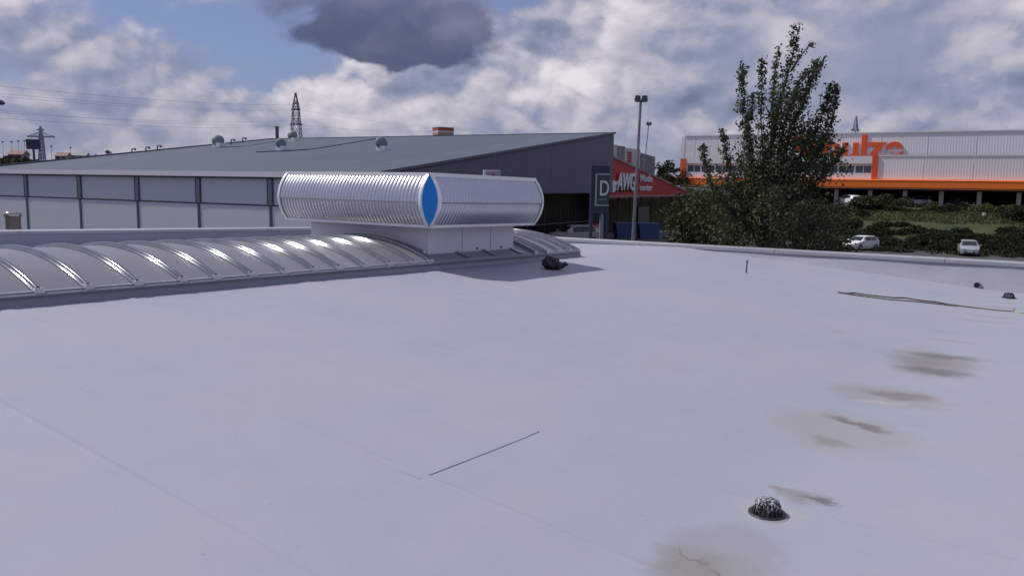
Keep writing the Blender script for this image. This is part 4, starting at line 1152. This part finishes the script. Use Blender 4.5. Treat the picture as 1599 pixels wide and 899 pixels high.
# white flower heads / marker stones on the grass
for px, py, lab in ((1538, 350, 'tiny white marker on the grass above the silver car'), (1321, 339, 'tiny pale marker on grass beside the tree')):
    p = bank_px(px, 14.0 if px > 1500 else 11.5)
    o = thing('marker_stake', lab, 'marker', p, 0, 'white markers on the bank')
    MB().box(-.03, .03, -.03, .03, 0, .55).build('stake', m_post, o); MB().box(-.14, .14, -.05, .05, .5, .85).build('plate', m_white, o)

# the tree: upright shoots, photo pixel tips, built at its own distance
TD = 21.0
tb = np.array([xat(1192, TD), TD, zg(xat(1192, TD), TD)])
tree = thing('poplar_tree', 'tall ragged poplar with upright leafy shoots before the white and orange store', 'tree', tb)
SHOOTS = [  # (px, py) polyline, depth offset, leaf radius low, leaf radius high, leaves
    ([(1192, 400), (1196, 330), (1203, 240), (1217, 160), (1236, 95), (1247, 44)], 0.0, .34, .10, 1900),
    ([(1196, 340), (1215, 270), (1238, 200), (1262, 140), (1277, 96)], .3, .34, .10, 1500),
    ([(1236, 110), (1252, 85), (1268, 68)], .1, .08, .05, 70),
    ([(1192, 360), (1180, 300), (1170, 230), (1160, 170), (1160, 105)], -.2, .30, .07, 1200),
    ([(1196, 330), (1192, 250), (1188, 185), (1190, 130), (1189, 93)], .4, .26, .05, 700),
    ([(1200, 300), (1205, 210), (1208, 130), (1216, 76)], -.4, .20, .05, 520),
    ([(1198, 330), (1240, 260), (1270, 210), (1288, 170), (1298, 132)], -.3, .36, .09, 1100),
    ([(1202, 330), (1250, 270), (1285, 225), (1302, 175), (1307, 136)], .2, .30, .07, 900),
    ([(1200, 350), (1260, 300), (1295, 260), (1318, 232)], .5, .34, .10, 800),
    ([(1190, 360), (1160, 320), (1140, 270), (1130, 220), (1129, 205)], .2, .30, .07, 700),
    ([(1190, 370), (1140, 330), (1110, 290), (1100, 250), (1098, 228)], -.3, .30, .07, 650),
    ([(1270, 120), (1284, 102), (1287, 92)], .3, .06, .04, 40),
    ([(1215, 250), (1225, 190), (1250, 130), (1262, 110)], .2, .22, .08, 500),
    ([(1180, 270), (1168, 200), (1176, 150)], .0, .20, .06, 400),
]
br = MB(); CS = []; 
for pts, dd, r0, r1, nl in SHOOTS:
    P3 = [at(x, y, TD+dd*(i/(len(pts)-1)))-tb for i, (x, y) in enumerate(pts)]
    if pts[0][1] >= 395: P3[0] = np.array([0, 0, -.1])
    L = len(P3); big_ = pts[0][1] >= 395
    br.tube(P3, [(.10 if big_ else .028)*(1-i/(L-1))**1.3+.005 for i in range(L)], 7)
    nl = int(nl*1.05)
    tt = RNG.uniform(.12 if big_ else .1, 1.0, nl)**.85
    seg = np.array([np.linalg.norm(P3[i+1]-P3[i]) for i in range(L-1)]); cum = np.concatenate([[0], np.cumsum(seg)])/seg.sum()
    pos = np.stack([np.interp(tt, cum, np.array(P3)[:, k]) for k in range(3)], 1)
    rad = r0+(r1-r0)*tt
    # leaves gather on short side twigs, not evenly
    ntw = max(8, nl//7); tw_t = np.concatenate([RNG.uniform(0, 1, ntw-5), [.86, .91, .95, .98, 1.0]]); tw_d = RNG.normal(size=(ntw, 3)); tw_d /= np.linalg.norm(tw_d, axis=1)[:, None]; tw_d[:, 2] = np.abs(tw_d[:, 2])*.9
    idx = np.array([np.argmin(np.abs(tw_t-x)) for x in tt])
    tpos = np.stack([np.interp(tw_t[idx], cum, np.array(P3)[:, k]) for k in range(3)], 1)
    along = RNG.uniform(.1, 1.0, (nl, 1))
    rr = (r0+(r1-r0)*tw_t[idx])[:, None]
    thick = (.5+1.25*RNG.uniform(size=ntw)**1.6)[idx][:, None]
    CS.append(tpos+tw_d[idx]*along*rr*1.25*thick+RNG.normal(size=(nl, 3))*.045)
    for k in range(0, ntw, 2):
        b0 = np.array([np.interp(tw_t[k], cum, np.array(P3)[:, j]) for j in range(3)]); rr_ = r0+(r1-r0)*tw_t[k]
        br.tube([b0, b0+tw_d[k]*rr_*1.1], [.008, .004], 4, cap=False)
# lower crown mass
def low(n):
    out_ = []
    cl = []
    for _ in range(95):
        px = RNG.normal(1200, 62); py = RNG.uniform(262, 400)
        half = 45+115*sstep(py, 255, 345)
        if abs(px-1195) > half: px = 1195+RNG.uniform(-half, half)
        cl.append(at(px, py, TD+RNG.uniform(-1.2, 1.3))-tb)
    cl = np.array(cl); k = RNG.integers(0, len(cl), n)
    return cl[k]+RNG.normal(size=(n, 3))*np.array([.19, .19, .17])
CS.append(low(10500))
for (px, py, sx_, sz_, n_) in ((1288, 222, .26, .34, 520), (1268, 255, .28, .3, 420), (1170, 262, .22, .42, 480), (1228, 292, .42, .34, 700), (1300, 252, .2, .2, 200), (1195, 345, .5, .5, 900)):
    cc = [at(px, py, TD+RNG.uniform(-.6, .6))-tb+RNG.normal(size=3)*np.array([sx_, .4, sz_]) for _ in range(9)]
    CS.append(np.array(cc)[RNG.integers(0, 9, n_)]+RNG.normal(size=(n_, 3))*.11)
cl = []
while len(cl) < 62:                                # leafy middle between the shoots
    py = RNG.uniform(135, 300); mid_ = 1232-(py-135)*.12; half = 14+62*sstep(py, 120, 300)
    px = mid_+RNG.uniform(-half, half)
    cl.append(at(px, py, TD+RNG.uniform(-.7, .7))-tb)
cl = np.array(cl); k_ = RNG.integers(0, len(cl), 4200)
CS.append(cl[k_]+RNG.normal(size=(4200, 3))*np.array([.12, .14, .20]))
C = np.concatenate(CS); A, B = rand_axes(len(C), .037, .027, .0)
f = link('crown', quads_mesh('crown', C, A, B, m_leaf), tree); f['kind'] = 'stuff'
br.build('trunk', m_bark, tree)
# bushes flanking the tree, behind our parapet
def flank(px, py_top, depth, w, label, mat, kd):
    x = xat(px, depth); z0 = zg(x, depth); h = at(px, py_top, depth)[2]-z0
    o = thing('shrub', label, 'bush', (x, depth, z0), 1.0*kd, 'leafy bushes around the poplar')
    c = []
    for j in range(30):
        q = RNG.normal(size=3)*np.array([w*.42, w*.4, 0]); q[2] = RNG.uniform(.25, .93)*h*(1-.35*min(1, (q[0]/w)**2))
        c.append(q+RNG.normal(size=(120, 3))*.22)
    C = np.concatenate(c); A, B = rand_axes(len(C), .06, .042, .0)
    f = link('foliage', quads_mesh('foliage', C, A, B, mat), o); f['kind'] = 'stuff'
    mb = MB()
    for k in range(8):
        a = k*.8; mb.tube([(0, 0, 0), (.2*w*math.cos(a), .2*w*math.sin(a), h*.45), (.45*w*math.cos(a), .45*w*math.sin(a), h*.85)], [.05, .035, .01], 6)
    mb.build('stems', m_bark, o)
flank(1078, 300, 23.0, 1.0, 'dark leafy bush at the foot of poplar, under the red fascia tip', m_bush, 1)
flank(1126, 286, 24.0, 1.05, 'dark leafy bush between the poplar trunk and the leftmost bush', m_bush, 2)
flank(1265, 312, 23.0, 1.0, 'dark leafy bush at the right foot of poplar', m_bush, 3)
flank(1300, 345, 26.0, .9, 'lower dark bush right of poplar beside the white hatchback', m_bush, 4)

def far_tree(px, pt, depth, w, label, mat, zb=None, group=None, n=1400):
    x = xat(px, depth); z0 = zg(x, depth) if zb is None else zb; h = at(px, pt, depth)[2]-z0
    o = thing('broadleaf_tree', label, 'tree', (x, depth, z0), 0, group)
    c = []
    for j in range(16):
        q = RNG.normal(size=3)*np.array([w*.26, w*.26, 0]); q[2] = RNG.uniform(.4, .88)*h
        c.append(q+shell(n//16)*w*.26)
    C = np.concatenate(c); C[:, 2] = np.minimum(C[:, 2], h); A, B = rand_axes(len(C), w*.05, w*.036, .1)
    f = link('crown', quads_mesh('crown', C, A, B, mat), o); f['kind'] = 'stuff'
    mb = MB(); mb.tube([(0, 0, -.2), (.05*w, 0, h*.4), (0, 0, h*.8)], [w*.05, w*.035, .02], 8); mb.build('trunk', m_bark, o)
far_tree(1040, 246, 134, 3.8, 'dark tree left of the white and orange store, behind the red fascia', m_scrub, group='trees beyond the stores')
far_tree(1062, 262, 128, 3.5, 'low dark tree against the left end of the orange band', m_scrub, group='trees beyond the stores')
far_tree(1084, 296, 112, 4.5, 'dark bushy tree showing over the low tip of the red fascia', m_scrub, group='trees beyond the stores')
far_tree(1108, 300, 110, 5.0, 'dark bushy tree just right of the red fascia tip, beside the poplar', m_scrub, group='trees beyond the stores')
far_tree(152, 230.5, 190, 2.4, 'small round dark tree on the horizon beyond the sloping roof', m_scrub, group='trees beyond the stores')
far_tree(172, 226.5, 190, 1.6, 'small slim dark tree on the horizon right of round one', m_scrub, group='trees beyond the stores')

# ------------------------------------------------------------------ far left horizon
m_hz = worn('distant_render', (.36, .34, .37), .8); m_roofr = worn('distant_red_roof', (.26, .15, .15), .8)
def far_hedge():
    n = 2600
    px = RNG.uniform(-40, 62, n); dep = RNG.uniform(118, 132, n)
    C = []
    for x_, d_ in zip(px, dep):
        top = at(x_, 246.5+4*sstep(x_, 25, 60)+1.2*math.sin(x_*.4), 125)[2]; C.append((xat(x_, d_), d_, RNG.uniform(1.5, top)))
    C = np.array(C); A, B = rand_axes(n, .35, .28, .2)
    o = thing('hedge', 'dark brown green hedge on the far left horizon beyond roof', 'hedge', (xat(10, 125), 125, 0))
    f = link('foliage', quads_mesh('foliage', C-np.array(o.location), A, B, m_scrub), o); f['kind'] = 'stuff'
far_hedge()
def far_house(px, py, w_px, depth, label, wall, roof):
    x = xat(px, depth); zt_ = at(px, py, depth)[2]; w = w_px*depth/F
    o = thing('house', label, 'house', (x, depth, 0), .2, 'distant houses on the left horizon')
    MB().box(-w/2, w/2, -2, 2, 0, zt_-.9).build('wall', wall, o)
    mb = MB(); mb.prism([(-2.3, zt_-.9), (2.3, zt_-.9), (0, zt_)], 'x', -w/2-.2, w/2+.2); mb.build('roof', roof, o)
    for k in (-.25, .25): MB().box(w*k-.4, w*k+.4, -2.03, -2.005, zt_-2.0, zt_-1.1).build('window', m_glass, o)
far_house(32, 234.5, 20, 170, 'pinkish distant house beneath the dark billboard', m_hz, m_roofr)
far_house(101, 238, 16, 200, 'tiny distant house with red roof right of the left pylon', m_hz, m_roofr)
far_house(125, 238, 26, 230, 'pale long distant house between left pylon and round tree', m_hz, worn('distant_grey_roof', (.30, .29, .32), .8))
bbp = at(52, 226, 150)
o = thing('billboard', 'dark square billboard on a pole at far left horizon', 'billboard', (bbp[0], 150, 1.0), R(20))
k = 150/F
MB().box(-9.5*k, 9.5*k, -.2, .2, bbp[2]-7*k-1, bbp[2]+7*k-1).build('board', m_navy, o)
MB().box(-9.9*k, 9.9*k, -.16, .25, bbp[2]+7*k-1.0+.002, bbp[2]+7*k-.85).build('top_edge', m_post, o)
MB().tube([(0, 0, 0), (0, 0, bbp[2]-7*k-1)], .2, 8).build('pole', m_post, o)
for i, (px, py, lab) in enumerate(((4, 222, 'leftmost tiny street lamp on far left horizon'), (18, 222, 'tiny street lamp second from the left on far horizon'), (28.5, 221, 'tiny street lamp third from the left on far horizon'), (38, 220.5, 'tiny street lamp just left of the dark billboard'),
                                   (80, 229, 'tiny dark street lamp just right of the left pylon'), (110, 231, 'faint tiny street lamp between pylon and round tree'))):
    tp = at(px, py, 160)
    o = thing('street_lamp', lab, 'lamp post', (tp[0], 160, 1.0), .3*i, 'distant street lamps on the left horizon')
    h_ = tp[2]-1
    MB().tube([(0, 0, 0), (0, 0, h_)], .035, 6).build('pole', m_galv, o)
    mb = MB(); mb.tube([(-.28, 0, h_), (0, 0, h_+.10), (.28, 0, h_)], [.07, .15, .07], 8); mb.build('lamp_head', m_post, o)
# red and white hut sign behind the ridge
hp = at(692, 206, 140)
o = thing('rooftop_sign_box', 'small red and white striped sign box showing above the roof ridge', 'sign', (hp[0], 140, 0), R(28))
k = 140/F
for z0, z1, mt_, nm in ((-5.5, -1.8, m_redtrim, 'lower_stripe'), (-1.75, 1.0, m_gwhite, 'white_stripe'), (1.05, 5.5, worn('signal_red', (.38, .06, .04), .5), 'upper_stripe')):
    MB().box(-13*k, 13*k, -1.2, 1.2, hp[2]+z0*k, hp[2]+z1*k).build(nm, mt_, o)
MB().box(-13.6*k, 13.6*k, -1.3, 1.3, hp[2]+5.52*k, hp[2]+6.4*k).build('flat_lid', m_pil, o)
MB().tube([(0, 0, 0), (0, 0, hp[2]-5.55*k)], .4, 8).build('mast', m_post, o)

# ------------------------------------------------------------------ lattice pylons and lines
m_lat = worn('lattice_steel', (.19, .185, .21), .6); m_latf = worn('hazed_lattice_steel', (.31, .33, .41), .6)  # far pylons' steel made paler and bluer to stand for haze
def lattice(px, levels, depth, label, mat, arms, bar, group, rot=.5, zb=None):
    """levels: (py, half width px) from top to bottom"""
    x = xat(px, depth); z0 = 0.0
    o = thing('lattice_pylon', label, 'pylon', (x, depth, z0), rot, group)
    k = depth/F
    lv = [(at(px, py, depth)[2], hw*k) for py, hw in levels]; lv.append((0.0, lv[-1][1]*1.5))
    mb = MB()
    for (za, wa), (zb_, wb) in zip(lv[:-1], lv[1:]):
        n = max(1, int(round((za-zb_)/(max(wa, wb)*2.6+.6))))
        for i in range(n):
            z1, z2 = za+(zb_-za)*i/n, za+(zb_-za)*(i+1)/n; w1, w2 = wa+(wb-wa)*i/n, wa+(wb-wa)*(i+1)/n
            cs = [(-1, -1), (1, -1), (1, 1), (-1, 1)]
            for j in range(4):
                a, c = cs[j], cs[(j+1) % 4]
                mb.bar((a[0]*w1, a[1]*w1, z1), (a[0]*w2, a[1]*w2, z2), bar*1.3, bar*1.3)
                mb.bar((a[0]*w1, a[1]*w1, z1), (c[0]*w2, c[1]*w2, z2), bar*.7, bar*.7); mb.bar((c[0]*w1, c[1]*w1, z1), (a[0]*w2, a[1]*w2, z2), bar*.7, bar*.7)
                mb.bar((a[0]*w2, a[1]*w2, z2), (c[0]*w2, c[1]*w2, z2), bar*.7, bar*.7)
    mb.build('lattice_mast', mat, o)
    for (py, half, thick) in arms:
        za = at(px, py, depth)[2]; hw = half*k
        mb = MB(); mb.bar((-hw, 0, za), (hw, 0, za), bar*thick, bar*thick)
        for s in (-1, 1): mb.bar((s*hw, 0, za), (s*hw*.2, 0, za+hw*.3), bar*.8, bar*.8); mb.bar((s*hw*.55, 0, za), (s*hw*.25, 0, za+hw*.25), bar*.6, bar*.6)
        mb.build('cross_arm', mat, o)
    return o
lattice(464, [(145, .6), (158, 2.4), (166, 4.0), (171, 4.6), (188, 5.2), (194, 6.0), (218, 6.8)], 250, 'lattice pylon with two dark platforms rising behind the roof ridge', m_lat,
        [(171.5, 7, 2.4), (194.5, 9, 2.6), (162, 5, 1.0), (186, 6.5, 1.0)], .15, 'lattice pylons on the horizon')
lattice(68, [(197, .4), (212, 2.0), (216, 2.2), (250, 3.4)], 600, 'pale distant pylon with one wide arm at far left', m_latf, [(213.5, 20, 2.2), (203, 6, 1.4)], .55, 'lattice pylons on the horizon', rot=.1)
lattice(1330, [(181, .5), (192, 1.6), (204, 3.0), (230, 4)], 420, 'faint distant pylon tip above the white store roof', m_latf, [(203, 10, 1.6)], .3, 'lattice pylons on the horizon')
m_wire = worn('conductor', (.27, .27, .32), .6)
WIRES = [((464, 164), 250, (-60, 128), 120, 7, 'upper overhead wire'), ((463, 170), 250, (-60, 140), 118, 8, 'second overhead wire from the top'), ((466, 172), 250, (-60, 145), 122, 8, 'third overhead wire from the top'),
         ((462, 188), 250, (-60, 172), 118, 7, 'fourth overhead wire from the top'), ((464, 194), 250, (-60, 166), 121, 9, 'fifth overhead wire from the top'), ((467, 195), 250, (-60, 180), 124, 9, 'lowest overhead wire'),]
for (a, da, c, dc, sag, lab) in WIRES:
    P, Q = at(*a, da), at(*c, dc)
    pts = [P+(Q-P)*t_-np.array([0, 0, .55*4*t_*(1-t_)*sag*.25]) for t_ in np.linspace(0, 1, 25)]
    o = MB().tube([q-pts[0] for q in pts], .018, 5).build('overhead_wire', m_wire); o.location = pts[0]
    tag(o, lab+' running left from the dark lattice pylon', 'wire', 'overhead wires')
for (c, dc, sag, lab) in (((760, 206), 330, 3, 'upper overhead wire'), ((690, 205), 320, 3, 'lower overhead wire')):
    P, Q = at(470, 172 if dc == 330 else 195, 250), at(*c, dc)
    pts = [P+(Q-P)*t_-np.array([0, 0, 4*t_*(1-t_)*sag*.3]) for t_ in np.linspace(0, 1, 15)]
    o = MB().tube([q-pts[0] for q in pts], .018, 5).build('overhead_wire', m_wire); o.location = pts[0]
    tag(o, lab+' running right from the dark lattice pylon', 'wire', 'overhead wires')
